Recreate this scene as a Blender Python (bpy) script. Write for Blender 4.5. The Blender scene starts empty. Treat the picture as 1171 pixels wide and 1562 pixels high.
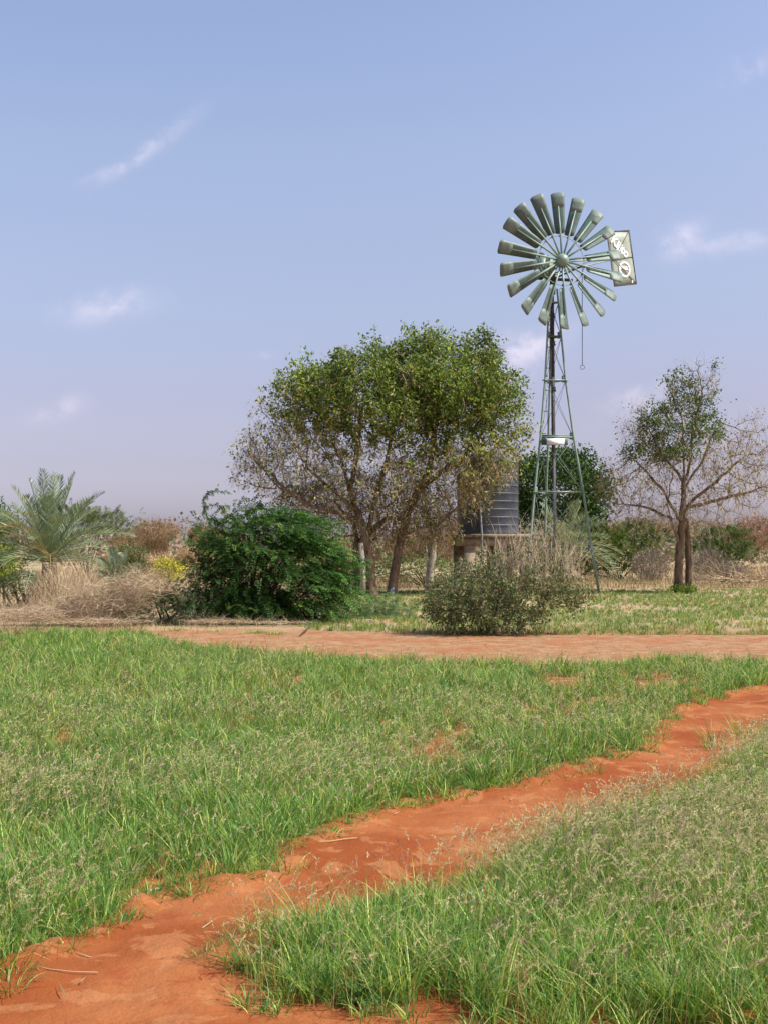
import bpy, math, random
import numpy as np
from mathutils import Vector

rng = np.random.default_rng(11)
random.seed(5)
S = bpy.context.scene
COL = S.collection
R = math.radians

# ------------------------------------------------------------------ camera, sky, sun
F, CX, HY, CH = 1800.0, 585.5, 835.0, 1.7      # focal length (px of a 1171x1562 picture), centre, horizon row, eye height

def W(px, py, D):
    return np.array([(px - CX) / F * D, D, CH + (HY - py) / F * D])

def G(px, py):
    D = CH * F / (py - HY)
    return ((px - CX) / F * D, D)

cd = bpy.data.cameras.new('camera')
cam = bpy.data.objects.new('camera', cd)
COL.objects.link(cam)
cam.location = (0, 0, CH)
cam.rotation_euler = (R(90), 0, 0)
cd.sensor_fit = 'VERTICAL'
cd.sensor_height = 36
cd.lens = F / 1562 * 36
cd.shift_y = (HY - 781) / 1562
cd.clip_start = 0.1
cd.clip_end = 3000
S.camera = cam

SUN_DIR = Vector((0.86, -0.30, 1.12)).normalized()
SUN_EL = math.asin(SUN_DIR.z)
SUN_AZ = math.atan2(SUN_DIR.x, SUN_DIR.y)
sd = bpy.data.lights.new('sun', 'SUN')
sd.energy = 4.1
sd.angle = R(0.55)
sd.color = (1.0, 0.955, 0.88)
sun = bpy.data.objects.new('sun', sd)
COL.objects.link(sun)
sun.rotation_euler = SUN_DIR.to_track_quat('Z', 'Y').to_euler()
sun.location = (30, -20, 60)

wd = bpy.data.worlds.new('World')
S.world = wd
wd.use_nodes = True
nt = wd.node_tree
nt.nodes.clear()

class NB:
    """small helper for writing node maths"""
    def __init__(s, nt): s.nt = nt
    def n(s, t, **k):
        nd = s.nt.nodes.new(t)
        for a, b in k.items(): setattr(nd, a, b)
        return nd
    def put(s, sock, v):
        if isinstance(v, bpy.types.NodeSocket): s.nt.links.new(v, sock)
        elif v is not None: sock.default_value = v
    def m(s, op, a, b=None, c=None, clamp=False):
        nd = s.n('ShaderNodeMath', operation=op, use_clamp=clamp)
        s.put(nd.inputs[0], a)
        if b is not None: s.put(nd.inputs[1], b)
        if c is not None: s.put(nd.inputs[2], c)
        return nd.outputs[0]
    def vm(s, op, a, b=None):
        nd = s.n('ShaderNodeVectorMath', operation=op)
        s.put(nd.inputs[0], a)
        if b is not None: s.put(nd.inputs[1], b)
        return nd.outputs[0]
    def noise(s, vec, scale, detail=4, rough=0.55, dist=0.0):
        nd = s.n('ShaderNodeTexNoise')
        s.put(nd.inputs['Vector'], vec)
        nd.inputs['Scale'].default_value = scale
        nd.inputs['Detail'].default_value = detail
        nd.inputs['Roughness'].default_value = rough
        nd.inputs['Distortion'].default_value = dist
        return nd.outputs['Fac']
    def ramp(s, fac, stops, interp='LINEAR'):
        nd = s.n('ShaderNodeValToRGB')
        nd.color_ramp.interpolation = interp
        e = nd.color_ramp.elements
        while len(e) < len(stops): e.new(0.5)
        for i, (p, c) in enumerate(stops):
            e[i].position = p
            e[i].color = (*c, 1) if len(c) == 3 else c
        s.put(nd.inputs[0], fac)
        return nd.outputs[0]
    def mix(s, f, a, b, bt='MIX'):
        nd = s.n('ShaderNodeMix', data_type='RGBA', blend_type=bt)
        s.put(nd.inputs[0], f)
        s.put(nd.inputs[6], a if isinstance(a, bpy.types.NodeSocket) else (*a, 1))
        s.put(nd.inputs[7], b if isinstance(b, bpy.types.NodeSocket) else (*b, 1))
        return nd.outputs[2]
    def rng(s, v, a, b, c=0.0, d=1.0, smooth=True):
        nd = s.n('ShaderNodeMapRange', clamp=True)
        if smooth: nd.interpolation_type = 'SMOOTHSTEP'
        s.put(nd.inputs[0], v)
        for i, q in zip((1, 2, 3, 4), (a, b, c, d)): nd.inputs[i].default_value = q
        return nd.outputs[0]

def lin(r, g, b):
    f = lambda c: (c / 255 / 12.92) if c / 255 <= 0.04045 else ((c / 255 + 0.055) / 1.055) ** 2.4
    return (f(r) * 0.66, f(g) * 0.66, f(b) * 0.66)

w = NB(nt)
sky = w.n('ShaderNodeTexSky', sky_type='NISHITA', sun_disc=False)
sky.sun_elevation = SUN_EL
sky.sun_rotation = SUN_AZ
sky.altitude = 200
sky.air_density = 1.0
sky.dust_density = 2.0
sky.ozone_density = 1.5
tc = w.n('ShaderNodeTexCoord')
dirv = tc.outputs['Generated']
sx = w.n('ShaderNodeSeparateXYZ'); nt.links.new(dirv, sx.inputs[0])
X, Y, Z = sx.outputs
# dusty tropical sky: the haze turns the horizon lavender, the same all the way round
tint = w.ramp(w.m('MAXIMUM', Z, 0.0), [(0.0, (.70, .68, 1.02)), (0.03, (.67, .595, .82)), (0.07, (.67, .54, .66)), (0.12, (.75, .575, .63)), (0.22, (.93, .755, .74)), (0.32, (1.09, .895, .845)), (0.42, (1.10, .95, .925)), (1.0, (1, .97, .97))])
skc = w.mix(1.0, sky.outputs[0], tint, 'MULTIPLY')
# a few wispy clouds, each at its own bearing and height
Yp = w.m('MAXIMUM', Y, 0.05)
U = w.m('DIVIDE', X, Yp); V = w.m('DIVIDE', Z, Yp)
cmb = w.n('ShaderNodeCombineXYZ'); nt.links.new(U, cmb.inputs[0]); nt.links.new(V, cmb.inputs[1])
nz = w.noise(cmb.outputs[0], 34, 7, 0.62, 0.25)
nz2 = w.noise(cmb.outputs[0], 14, 3, 0.5)
Uw = w.m('ADD', U, w.m('MULTIPLY', w.m('SUBTRACT', nz, 0.5), 0.028))
Vw = w.m('ADD', V, w.m('MULTIPLY', w.m('SUBTRACT', nz2, 0.5), 0.022))
tot = None
for (px, py, rx, ry, an, st) in [
        (232, 228, 66, 10, 36, .5), (170, 264, 40, 8, 22, .3), (162, 472, 58, 17, 8, .55), (190, 458, 30, 14, 20, .35),
        (95, 628, 30, 13, 20, .6), (795, 540, 50, 27, 25, .85), (830, 520, 40, 14, 20, .4), (1040, 362, 30, 18, 30, .8),
        (1125, 372, 70, 13, 6, .5), (1142, 102, 30, 14, 28, .5), (975, 618, 48, 17, 12, .4), (395, 542, 20, 6, 10, .3),
        (1000, 590, 60, 10, 25, .25), (-300, 300, 110, 25, 15, .6), (1600, 250, 120, 25, 10, .6), (-250, 560, 70, 20, 5, .5)]:
    u0, v0 = (px - CX) / F, (HY - py) / F
    c, s_ = math.cos(R(an)), math.sin(R(an))
    du = w.m('SUBTRACT', Uw, u0); dv = w.m('SUBTRACT', Vw, v0)
    a = w.m('DIVIDE', w.m('ADD', w.m('MULTIPLY', du, c), w.m('MULTIPLY', dv, s_)), rx / F)
    b = w.m('DIVIDE', w.m('SUBTRACT', w.m('MULTIPLY', dv, c), w.m('MULTIPLY', du, s_)), ry / F)
    e = w.m('EXPONENT', w.m('MULTIPLY', w.m('ADD', w.m('MULTIPLY', a, a), w.m('MULTIPLY', b, b)), -0.75))
    e = w.m('MULTIPLY', e, st)
    tot = e if tot is None else w.m('ADD', tot, e)
cl = w.m('MULTIPLY', tot, w.rng(nz, 0.33, 0.66, 0.15, 1.0))
cl = w.m('MULTIPLY', cl, w.rng(Y, 0.1, 0.3))
cl = w.m('MINIMUM', cl, 0.85)
skc = w.mix(w.m('MULTIPLY', cl, 0.62), skc, (4.6, 4.1, 4.75))
bg = w.n('ShaderNodeBackground')
nt.links.new(skc, bg.inputs[0])
bg.inputs[1].default_value = 0.15
out = w.n('ShaderNodeOutputWorld')
nt.links.new(bg.outputs[0], out.inputs[0])

S.view_settings.view_transform = 'Standard'
S.view_settings.look = 'None'
S.view_settings.exposure = 0.62
S.view_settings.gamma = 1.0
S.view_settings.use_curve_mapping = False
S.render.film_transparent = False
S.cycles.max_bounces = 8
S.cycles.transparent_max_bounces = 8

# ------------------------------------------------------------------ materials
def mat_new(name):
    m = bpy.data.materials.new(name); m.use_nodes = True
    m.node_tree.nodes.clear()
    b = NB(m.node_tree)
    o = b.n('ShaderNodeOutputMaterial')
    return m, b, o

def mat_leaf(name, trans=0.32, rough=0.55, spec=0.25, warm=(1.15, 1.1, 0.55)):
    """colour comes from each leaf's own attribute"""
    m, b, o = mat_new(name)
    at = b.n('ShaderNodeAttribute', attribute_name='leaf')
    p = b.n('ShaderNodeBsdfPrincipled')
    b.put(p.inputs['Base Color'], at.outputs['Color'])
    p.inputs['Roughness'].default_value = rough
    p.inputs['Specular IOR Level'].default_value = spec
    t = b.n('ShaderNodeBsdfTranslucent')
    b.put(t.inputs['Color'], b.mix(1.0, at.outputs['Color'], warm, 'MULTIPLY'))
    mx = b.n('ShaderNodeMixShader')
    mx.inputs[0].default_value = trans
    b.nt.links.new(p.outputs[0], mx.inputs[1]); b.nt.links.new(t.outputs[0], mx.inputs[2])
    b.nt.links.new(mx.outputs[0], o.inputs[0])
    return m

def mat_noise(name, c1, c2, scale=6, rough=0.8, bump=0.3, bscale=40, spots=None, metallic=0.0, spec=0.3, stretch=(1, 1, 1), bdist=0.01):
    m, b, o = mat_new(name)
    tcn = b.n('ShaderNodeTexCoord')
    mp = b.n('ShaderNodeMapping'); mp.inputs['Scale'].default_value = stretch
    b.nt.links.new(tcn.outputs['Object'], mp.inputs[0])
    v = mp.outputs[0]
    n1 = b.noise(v, scale, 6, 0.6)
    c = b.mix(b.rng(n1, 0.32, 0.68), c1, c2)
    if spots:
        sc, sscale, lo, hi = spots
        c = b.mix(b.rng(b.noise(v, sscale, 5, 0.65), lo, hi), c, sc)
    p = b.n('ShaderNodeBsdfPrincipled')
    b.put(p.inputs['Base Color'], c)
    p.inputs['Roughness'].default_value = rough
    p.inputs['Metallic'].default_value = metallic
    p.inputs['Specular IOR Level'].default_value = spec
    if bump:
        bp = b.n('ShaderNodeBump'); bp.inputs['Strength'].default_value = bump; bp.inputs['Distance'].default_value = bdist
        b.put(bp.inputs['Height'], b.noise(v, bscale, 5, 0.6))
        b.nt.links.new(bp.outputs[0], p.inputs['Normal'])
    b.nt.links.new(p.outputs[0], o.inputs[0])
    return m

M = {}
M['grass'] = mat_leaf('grass_blade', 0.42, 0.5, 0.35)
M['head'] = mat_leaf('seed_head', 0.4, 0.8, 0.1, (1, 1, 0.9))
M['leaf'] = mat_leaf('tree_leaf', 0.34, 0.62, 0.18)
M['dry'] = mat_leaf('dry_stem', 0.12, 0.85, 0.1, (1, 1, 0.8))
M['palm'] = mat_leaf('palm_leaf', 0.2, 0.42, 0.45)
M['bark'] = mat_noise('bark', lin(112, 92, 74), lin(158, 136, 112), 5, 0.9, 0.9, 26, (lin(84, 68, 54), 9, 0.5, 0.66), stretch=(1, 1, 0.28), bdist=0.03)
M['twig'] = mat_noise('twig_bark', lin(178, 158, 130), lin(224, 206, 174), 3, 0.9, 0.3, 30)
M['darktwig'] = mat_noise('dark_twig_bark', lin(84, 68, 52), lin(122, 100, 78), 3, 0.9, 0.3, 30)
M['palebark'] = mat_noise('pale_bark', lin(168, 158, 140), lin(208, 198, 180), 4, 0.85, 0.6, 22, (lin(120, 104, 86), 7, 0.52, 0.66), bdist=0.02)
M['green'] = mat_noise('sage_green_paint', lin(136, 164, 146), lin(158, 182, 162), 3, 0.42, 0.12, 60, (lin(128, 130, 108), 7, 0.6, 0.74), 0.0, 0.5)
M['greendark'] = mat_noise('weathered_green_sheet', lin(88, 112, 104), lin(110, 134, 124), 3.2, 0.5, 0.25, 18, (lin(112, 112, 92), 5, 0.54, 0.72), 0.1, 0.4)
M['greenpale'] = mat_noise('faded_cream_green_paint', lin(118, 136, 124), lin(142, 158, 144), 4, 0.5, 0.12, 50, (lin(160, 164, 140), 9, 0.58, 0.72))
M['vane'] = mat_noise('vane_sheet', lin(170, 184, 168), lin(188, 198, 180), 2.5, 0.45, 0.15, 26, (lin(140, 140, 118), 4, 0.55, 0.75))
M['rust'] = mat_noise('rusty_iron', lin(84, 74, 68), lin(116, 102, 92), 12, 0.75, 0.4, 60, (lin(134, 96, 74), 8, 0.56, 0.7))
M['steel'] = mat_noise('dull_galvanised_steel', lin(140, 144, 146), lin(168, 172, 172), 6, 0.5, 0.15, 60, (lin(128, 104, 84), 5, 0.6, 0.75), 0.35, 0.5)
M['darksteel'] = mat_noise('dark_steel', lin(62, 64, 64), lin(88, 88, 86), 8, 0.6, 0.2, 60, (lin(96, 74, 60), 6, 0.58, 0.72), 0.2)
M['white'] = mat_noise('white_paint', (0.8, 0.8, 0.79), (0.84, 0.84, 0.83), 4, 0.5, 0.05, 40)
M['tank'] = mat_noise('black_plastic', lin(74, 84, 98), lin(98, 108, 122), 1.6, 0.55, 0.12, 14, (lin(98, 102, 106), 3.5, 0.56, 0.74), 0.0, 0.5)
M['concrete'] = mat_noise('rough_concrete', lin(150, 136, 116), lin(176, 160, 138), 5, 0.9, 0.6, 24, (lin(118, 100, 84), 6, 0.54, 0.68), bdist=0.02)
M['stone'] = mat_noise('pale_stone', lin(205, 196, 160), lin(228, 220, 190), 20, 0.9, 0.4, 50)
M['clod'] = mat_noise('soil_clod', lin(178, 98, 60), lin(200, 126, 88), 4, 0.95, 0.3, 60)
M['blue'] = mat_noise('faded_blue_plastic', lin(120, 136, 168), lin(160, 172, 196), 14, 0.6, 0.2, 30)
M['yellow'] = mat_noise('yellow_plastic', lin(208, 160, 30), lin(222, 178, 50), 10, 0.5, 0.1, 30)

def mat_path():
    m, b, o = mat_new('red_laterite_soil')
    g = b.n('ShaderNodeNewGeometry'); P = g.outputs['Position']
    big = b.noise(P, 0.9, 5, 0.55, 0.6)
    mid = b.noise(P, 4.0, 6, 0.6, 0.4)
    fine = b.noise(P, 60, 6, 0.7)
    c = b.mix(b.rng(big, 0.36, 0.62), lin(160, 86, 44), lin(184, 114, 68))
    c = b.mix(b.m('MULTIPLY', b.rng(mid, 0.54, 0.6), 0.45), c, lin(204, 142, 94))
    c = b.mix(b.m('MULTIPLY', b.rng(mid, 0.47, 0.34), 0.5), c, lin(158, 72, 40))
    c = b.mix(b.m('MULTIPLY', b.rng(fine, 0.62, 0.8), 0.45), c, lin(232, 172, 128))
    c = b.mix(b.m('MULTIPLY', b.rng(fine, 0.4, 0.25), 0.35), c, lin(140, 66, 40))
    s = b.n('ShaderNodeSeparateXYZ'); b.nt.links.new(P, s.inputs[0])
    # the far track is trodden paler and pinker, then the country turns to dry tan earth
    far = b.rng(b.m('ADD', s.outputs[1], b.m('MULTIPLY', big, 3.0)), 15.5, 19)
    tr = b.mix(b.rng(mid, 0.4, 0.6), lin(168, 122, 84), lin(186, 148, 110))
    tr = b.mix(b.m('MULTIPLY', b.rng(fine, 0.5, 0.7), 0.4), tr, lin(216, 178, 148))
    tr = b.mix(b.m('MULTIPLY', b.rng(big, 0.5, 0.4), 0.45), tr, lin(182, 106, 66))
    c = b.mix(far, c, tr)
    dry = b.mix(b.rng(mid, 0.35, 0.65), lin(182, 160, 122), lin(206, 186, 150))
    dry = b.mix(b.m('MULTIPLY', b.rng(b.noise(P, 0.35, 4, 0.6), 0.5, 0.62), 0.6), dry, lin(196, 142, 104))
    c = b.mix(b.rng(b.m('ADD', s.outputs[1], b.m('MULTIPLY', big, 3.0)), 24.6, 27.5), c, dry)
    p = b.n('ShaderNodeBsdfPrincipled')
    b.put(p.inputs['Base Color'], c)
    p.inputs['Roughness'].default_value = 0.95
    p.inputs['Specular IOR Level'].default_value = 0.12
    hgt = b.m('ADD', b.m('MULTIPLY', b.noise(P, 9, 5, 0.6), 0.6), b.m('ADD', b.m('MULTIPLY', fine, 0.22), b.m('MULTIPLY', b.noise(P, 28, 4, 0.6), 0.25)))
    bp = b.n('ShaderNodeBump'); bp.inputs['Strength'].default_value = 0.75; bp.inputs['Distance'].default_value = 0.035
    b.put(bp.inputs['Height'], hgt)
    b.nt.links.new(bp.outputs[0], p.inputs['Normal'])
    b.nt.links.new(p.outputs[0], o.inputs[0])
    return m
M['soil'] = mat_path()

# ------------------------------------------------------------------ mesh helpers
STATS = {}
class MB:
    """collects vertices and faces, builds ONE mesh object"""
    def __init__(s): s.v = []; s.t = []; s.q = []; s.c = []; s.n = 0; s.hascol = False
    def add(s, v, tris=None, quads=None, col=None):
        v = np.asarray(v, float).reshape(-1, 3)
        if tris is not None and len(tris): s.t.append(np.asarray(tris, np.int64).reshape(-1, 3) + s.n)
        if quads is not None and len(quads): s.q.append(np.asarray(quads, np.int64).reshape(-1, 4) + s.n)
        s.v.append(v)
        if col is not None:
            s.hascol = True
            s.c.append(np.broadcast_to(np.asarray(col, float), (len(v), 3)))
        else:
            s.c.append(np.ones((len(v), 3)))
        s.n += len(v)
        return s
    def mesh(s, name, off=(0, 0, 0), smooth=False):
        v = np.concatenate(s.v) - np.asarray(off)
        t = np.concatenate(s.t) if s.t else np.zeros((0, 3), int)
        q = np.concatenate(s.q) if s.q else np.zeros((0, 4), int)
        me = bpy.data.meshes.new(name)
        me.vertices.add(len(v)); me.vertices.foreach_set('co', v.astype(np.float32).ravel())
        nl = t.size + q.size
        me.loops.add(nl); me.loops.foreach_set('vertex_index', np.concatenate([t.ravel(), q.ravel()]).astype(np.int32))
        me.polygons.add(len(t) + len(q))
        st = np.concatenate([np.arange(len(t)) * 3, t.size + np.arange(len(q)) * 4]).astype(np.int32)
        me.polygons.foreach_set('loop_start', st)
        if smooth: me.polygons.foreach_set('use_smooth', np.ones(len(t) + len(q), bool))
        me.update(calc_edges=True)
        if s.hascol:
            a = me.attributes.new('leaf', 'FLOAT_COLOR', 'POINT')
            c = np.concatenate(s.c); c = np.concatenate([c, np.ones((len(c), 1))], 1)
            a.data.foreach_set('color', c.astype(np.float32).ravel())
        STATS[name] = STATS.get(name, 0) + len(t) + 2 * len(q)
        return me
    def build(s, name, mat, parent=None, smooth=False, label=None, kind=None):
        off = parent['_base'] if parent is not None else (0, 0, 0)
        me = s.mesh(name, off, smooth)
        me.materials.append(mat)
        o = bpy.data.objects.new(name, me); COL.objects.link(o)
        if parent is not None:
            o.parent = parent; 
        o['_base'] = tuple(off)
        if label: o['label'] = label
        if kind: o['kind'] = kind
        return o

def thing(name, label, cat, loc, group=None, kind=None):
    o = bpy.data.objects.new(name, None); COL.objects.link(o)
    o.location = tuple(loc); o.empty_display_size = 0.3
    o['_base'] = tuple(float(x) for x in loc)
    o['label'] = label; o['category'] = cat
    if group: o['group'] = group
    if kind: o['kind'] = kind
    return o

def tag(o, label=None, cat=None, group=None, kind=None):
    if label: o['label'] = label
    if cat: o['category'] = cat
    if group: o['group'] = group
    if kind: o['kind'] = kind
    return o

def nrm(v):
    v = np.asarray(v, float)
    return v / np.maximum(np.linalg.norm(v, axis=-1, keepdims=True), 1e-9)

def frames(d):
    d = nrm(d)
    up = np.where(np.abs(d[..., 2:3]) > 0.9, np.array([1., 0, 0]), np.array([0, 0, 1.]))
    a = nrm(np.cross(up, d)); b = np.cross(d, a)
    return a, b

def tube(mb, pts, r, k=8, col=None, caps=True):
    pts = np.asarray(pts, float); n = len(pts)
    r = np.broadcast_to(np.asarray(r, float), (n,))
    d = np.gradient(pts, axis=0)
    a, b = frames(d[0]); A = [a]; 
    for i in range(1, n):
        di = nrm(d[i]); a = nrm(a - di * np.dot(a, di)); A.append(a)
    A = np.array(A); Bv = np.cross(nrm(d), A)
    th = np.arange(k) * 2 * math.pi / k
    ring = pts[:, None] + r[:, None, None] * (np.cos(th)[None, :, None] * A[:, None] + np.sin(th)[None, :, None] * Bv[:, None])
    i = np.arange(n - 1)[:, None] * k; j = np.arange(k)[None]; jn = (j + 1) % k
    q = np.stack([i + j, i + jn, i + k + jn, i + k + j], -1).reshape(-1, 4)
    v = ring.reshape(-1, 3); t = []
    if caps:
        v = np.concatenate([v, pts[:1], pts[-1:]])
        t = [(n * k, (x + 1) % k, x) for x in range(k)] + [(n * k + 1, (n - 1) * k + x, (n - 1) * k + (x + 1) % k) for x in range(k)]
    mb.add(v, t, q, col)
    return mb

def box(mb, c, sx, sy, sz, ax=None):
    """box centred at c; ax = three axis vectors"""
    if ax is None: ax = np.eye(3)
    ax = [nrm(a) for a in ax]
    c = np.asarray(c, float); v = []
    for k in (-1, 1):
        for (i, j) in ((-1, -1), (1, -1), (1, 1), (-1, 1)):
            v.append(c + ax[0] * i * sx / 2 + ax[1] * j * sy / 2 + ax[2] * k * sz / 2)
    mb.add(v, None, [(0, 3, 2, 1), (4, 5, 6, 7), (0, 1, 5, 4), (1, 2, 6, 5), (2, 3, 7, 6), (3, 0, 4, 7)])
    return mb

def beam(mb, p0, p1, w_, h):
    p0 = np.asarray(p0, float); p1 = np.asarray(p1, float)
    d = nrm(p1 - p0); a, b = frames(d)
    return box(mb, (p0 + p1) / 2, np.linalg.norm(p1 - p0), w_, h, (d, a, b))

def sheet(mb, Pg, th):
    """closed thin shell from a grid of points (nr, nc, 3)"""
    nr, nc = Pg.shape[:2]
    du = np.gradient(Pg, axis=0); dv = np.gradient(Pg, axis=1)
    N = nrm(np.cross(du, dv))
    A = (Pg + N * th / 2).reshape(-1, 3); B = (Pg - N * th / 2).reshape(-1, 3)
    i, j = np.meshgrid(np.arange(nr - 1), np.arange(nc - 1), indexing='ij')
    a = (i * nc + j).ravel(); q = np.stack([a, a + nc, a + nc + 1, a + 1], 1)
    n = nr * nc
    edge = [k for k in range(nc)] + [r * nc + nc - 1 for r in range(1, nr)] + [(nr - 1) * nc + k for k in range(nc - 2, -1, -1)] + [r * nc for r in range(nr - 2, 0, -1)]
    e = np.array(edge); e2 = np.roll(e, -1)
    side = np.stack([e, e2, e2 + n, e + n], 1)
    mb.add(np.concatenate([A, B]), None, np.concatenate([q, q[:, ::-1] + n, side]))
    return mb

def lathe(mb, c, prof, k=32):
    prof = np.asarray(prof, float); n = len(prof); c = np.asarray(c, float)
    th = np.arange(k) * 2 * math.pi / k
    v = np.stack([c[0] + prof[:, 0:1] * np.cos(th), c[1] + prof[:, 0:1] * np.sin(th), c[2] + np.repeat(prof[:, 1:2], k, 1)], -1).reshape(-1, 3)
    i = np.arange(n - 1)[:, None] * k; j = np.arange(k)[None]; jn = (j + 1) % k
    q = np.stack([i + j, i + jn, i + k + jn, i + k + j], -1).reshape(-1, 4)
    mb.add(v, None, q)
    return mb

def sines(seed, n=7, fmin=0.3, fmax=3.0):
    r = np.random.default_rng(seed)
    f = np.exp(r.uniform(np.log(fmin), np.log(fmax), n)); a = r.uniform(0, 2 * math.pi, n); ph = r.uniform(0, 6.28, n)
    def fn(x, y):
        s_ = 0
        for i in range(n): s_ = s_ + np.sin(f[i] * (x * np.cos(a[i]) + y * np.sin(a[i])) * 2 + ph[i] + 1.3 * np.sin(f[i] * 1.7 * (y * np.cos(a[i]) - x * np.sin(a[i])) + ph[-i - 1]))
        return s_ / math.sqrt(n)
    return fn

def inpoly(x, y, poly):
    poly = np.asarray(poly); r = np.zeros(len(x), bool); n = len(poly); j = n - 1
    for i in range(n):
        xi, yi = poly[i]; xj, yj = poly[j]
        c = ((yi > y) != (yj > y)) & (x < (xj - xi) * (y - yi) / (yj - yi + 1e-12) + xi)
        r ^= c; j = i
    return r

def edgedist(x, y, poly):
    poly = np.asarray(poly); d = np.full(len(x), 1e9); n = len(poly)
    for i in range(n):
        a = poly[i]; b = poly[(i + 1) % n]; ab = b - a
        t = np.clip(((x - a[0]) * ab[0] + (y - a[1]) * ab[1]) / (ab @ ab + 1e-9), 0, 1)
        d = np.minimum(d, np.hypot(x - a[0] - t * ab[0], y - a[1] - t * ab[1]))
    return d

# ------------------------------------------------------------------ ground
mb = MB(); mb.add([(-900, -60, 0), (900, -60, 0), (900, 1500, 0), (-900, 1500, 0)], None, [(0, 1, 2, 3)])
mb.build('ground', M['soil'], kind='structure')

left_edge = [(-60, 1540), (0, 1515), (50, 1488), (130, 1460), (205, 1415), (232, 1384), (300, 1376), (370, 1356), (440, 1346), (452, 1328), (434, 1312),
             (500, 1290), (550, 1266), (600, 1242), (690, 1222), (780, 1210), (860, 1198), (880, 1180), (960, 1160), (1000, 1150), (1036, 1104), (1050, 1085),
             (1110, 1066), (1171, 1053), (1260, 1040)]
LE = [G(*p) for p in left_edge]
right_edge = [(650, 1566), (560, 1558), (480, 1552), (390, 1548), (330, 1505), (308, 1470), (360, 1440), (480, 1412), (600, 1374), (700, 1350), (760, 1330),
              (830, 1300), (900, 1268), (980, 1235), (1050, 1208), (1100, 1172), (1171, 1128), (1260, 1090)]
RE = [G(*p) for p in right_edge]

def sheet_ground(name, poly, step, z0, amp, seed, bank=0.0):
    poly = np.array(poly); x0, y0 = poly.min(0); x1, y1 = poly.max(0)
    nx = int((x1 - x0) / step) + 1; ny = int((y1 - y0) / step) + 1
    xs = x0 + np.arange(nx) * step; ys = y0 + np.arange(ny) * step
    Xg, Yg = np.meshgrid(xs, ys, indexing='ij'); xf = Xg.ravel(); yf = Yg.ravel()
    ins = inpoly(xf, yf, poly); ed = edgedist(xf, yf, poly)
    f1 = sines(seed, 9, 1, 5); f2 = sines(seed + 1, 9, 6, 16)
    k = np.clip(ed / 0.3, 0, 1) * ins
    z = z0 + k * (amp * (0.6 + 0.4 * f1(xf, yf) + 0.14 * f2(xf, yf))).clip(0)
    if bank: z += bank * np.exp(-((ed - 0.34) / 0.1) ** 2) * k * (0.8 + 0.4 * f2(xf, yf)).clip(0)
    i, j = np.meshgrid(np.arange(nx - 1), np.arange(ny - 1), indexing='ij')
    a = (i * ny + j).ravel(); q = np.stack([a, a + ny, a + ny + 1, a + 1], 1)
    keep = ins[q].any(1); q = q[keep]
    used = np.unique(q); mp = np.full(nx * ny, -1); mp[used] = np.arange(len(used))
    m_ = MB(); m_.add(np.stack([xf, yf, z], 1)[used], None, mp[q])
    return m_.build(name, M['soil'], smooth=True, kind='structure')

path_poly = [(x - 0.35, y + 0.3) for x, y in LE] + [(6.5, 11.5), (6.5, 9.0)] + [(x + 0.3, y - 0.25) for x, y in RE[::-1]] + [(0.6, 3.6), (-3.2, 3.6)]
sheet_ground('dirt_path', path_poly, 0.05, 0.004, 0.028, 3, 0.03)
track_poly = [(-4.4, 19.2), (-4.6, 23.4), (-2.2, 24.0), (-0.4, 23.9), (0.3, 23.0), (2.0, 22.8), (4, 22.9), (14, 22.9), (14, 15.3), (2.5, 15.2), (0, 16.0), (-2, 17.2)]
sheet_ground('dirt_track', track_poly, 0.14, 0.004, 0.014, 8)

# ------------------------------------------------------------------ grass
def blades(mb, x, y, h, wd_, az, lean, nseg, col, z0=0.0, curl=1.6):
    n = len(x); s_ = np.linspace(0, 1, nseg + 1)
    dx = np.cos(az); dy = np.sin(az)
    hor = (h * lean)[:, None] * (s_ ** curl)[None]
    ver = h[:, None] * (s_[None] * np.sqrt(np.clip(1 - (lean[:, None] * s_[None] * 0.75) ** 2, 0.05, 1)))
    cx = x[:, None] + dx[:, None] * hor; cy = y[:, None] + dy[:, None] * hor; cz = z0 + ver
    fa = az + rng.uniform(0.6, 2.5, n)
    px = np.cos(fa); py = np.sin(fa)
    prof = np.array([0.75, 1.0, 0.75, 0.4])[:nseg] if nseg <= 4 else np.ones(nseg)
    ww = wd_[:, None] * prof[None] * 0.5
    L = np.stack([cx[:, :nseg] - px[:, None] * ww, cy[:, :nseg] - py[:, None] * ww, cz[:, :nseg]], -1)
    Rr = np.stack([cx[:, :nseg] + px[:, None] * ww, cy[:, :nseg] + py[:, None] * ww, cz[:, :nseg]], -1)
    T = np.stack([cx[:, -1], cy[:, -1], cz[:, -1]], -1)[:, None]
    V_ = np.concatenate([np.stack([L, Rr], 2).reshape(n, nseg * 2, 3), T], 1)
    m_ = nseg * 2 + 1; base = (np.arange(n) * m_)[:, None]
    tr = []
    for k in range(nseg - 1):
        tr += [[2 * k, 2 * k + 1, 2 * k + 3], [2 * k, 2 * k + 3, 2 * k + 2]]
    tr += [[2 * nseg - 2, 2 * nseg - 1, 2 * nseg]]
    tr = np.array(tr)
    tri = (base[:, :, None] + tr[None]).reshape(-1, 3)
    mb.add(V_.reshape(-1, 3), tri, None, np.repeat(col, m_, 0))
    return V_[:, -1]

GN1 = sines(21, 8, 0.25, 1.6); GN2 = sines(22, 8, 1.2, 5.0); GN3 = sines(23, 8, 0.15, 0.7)

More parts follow.
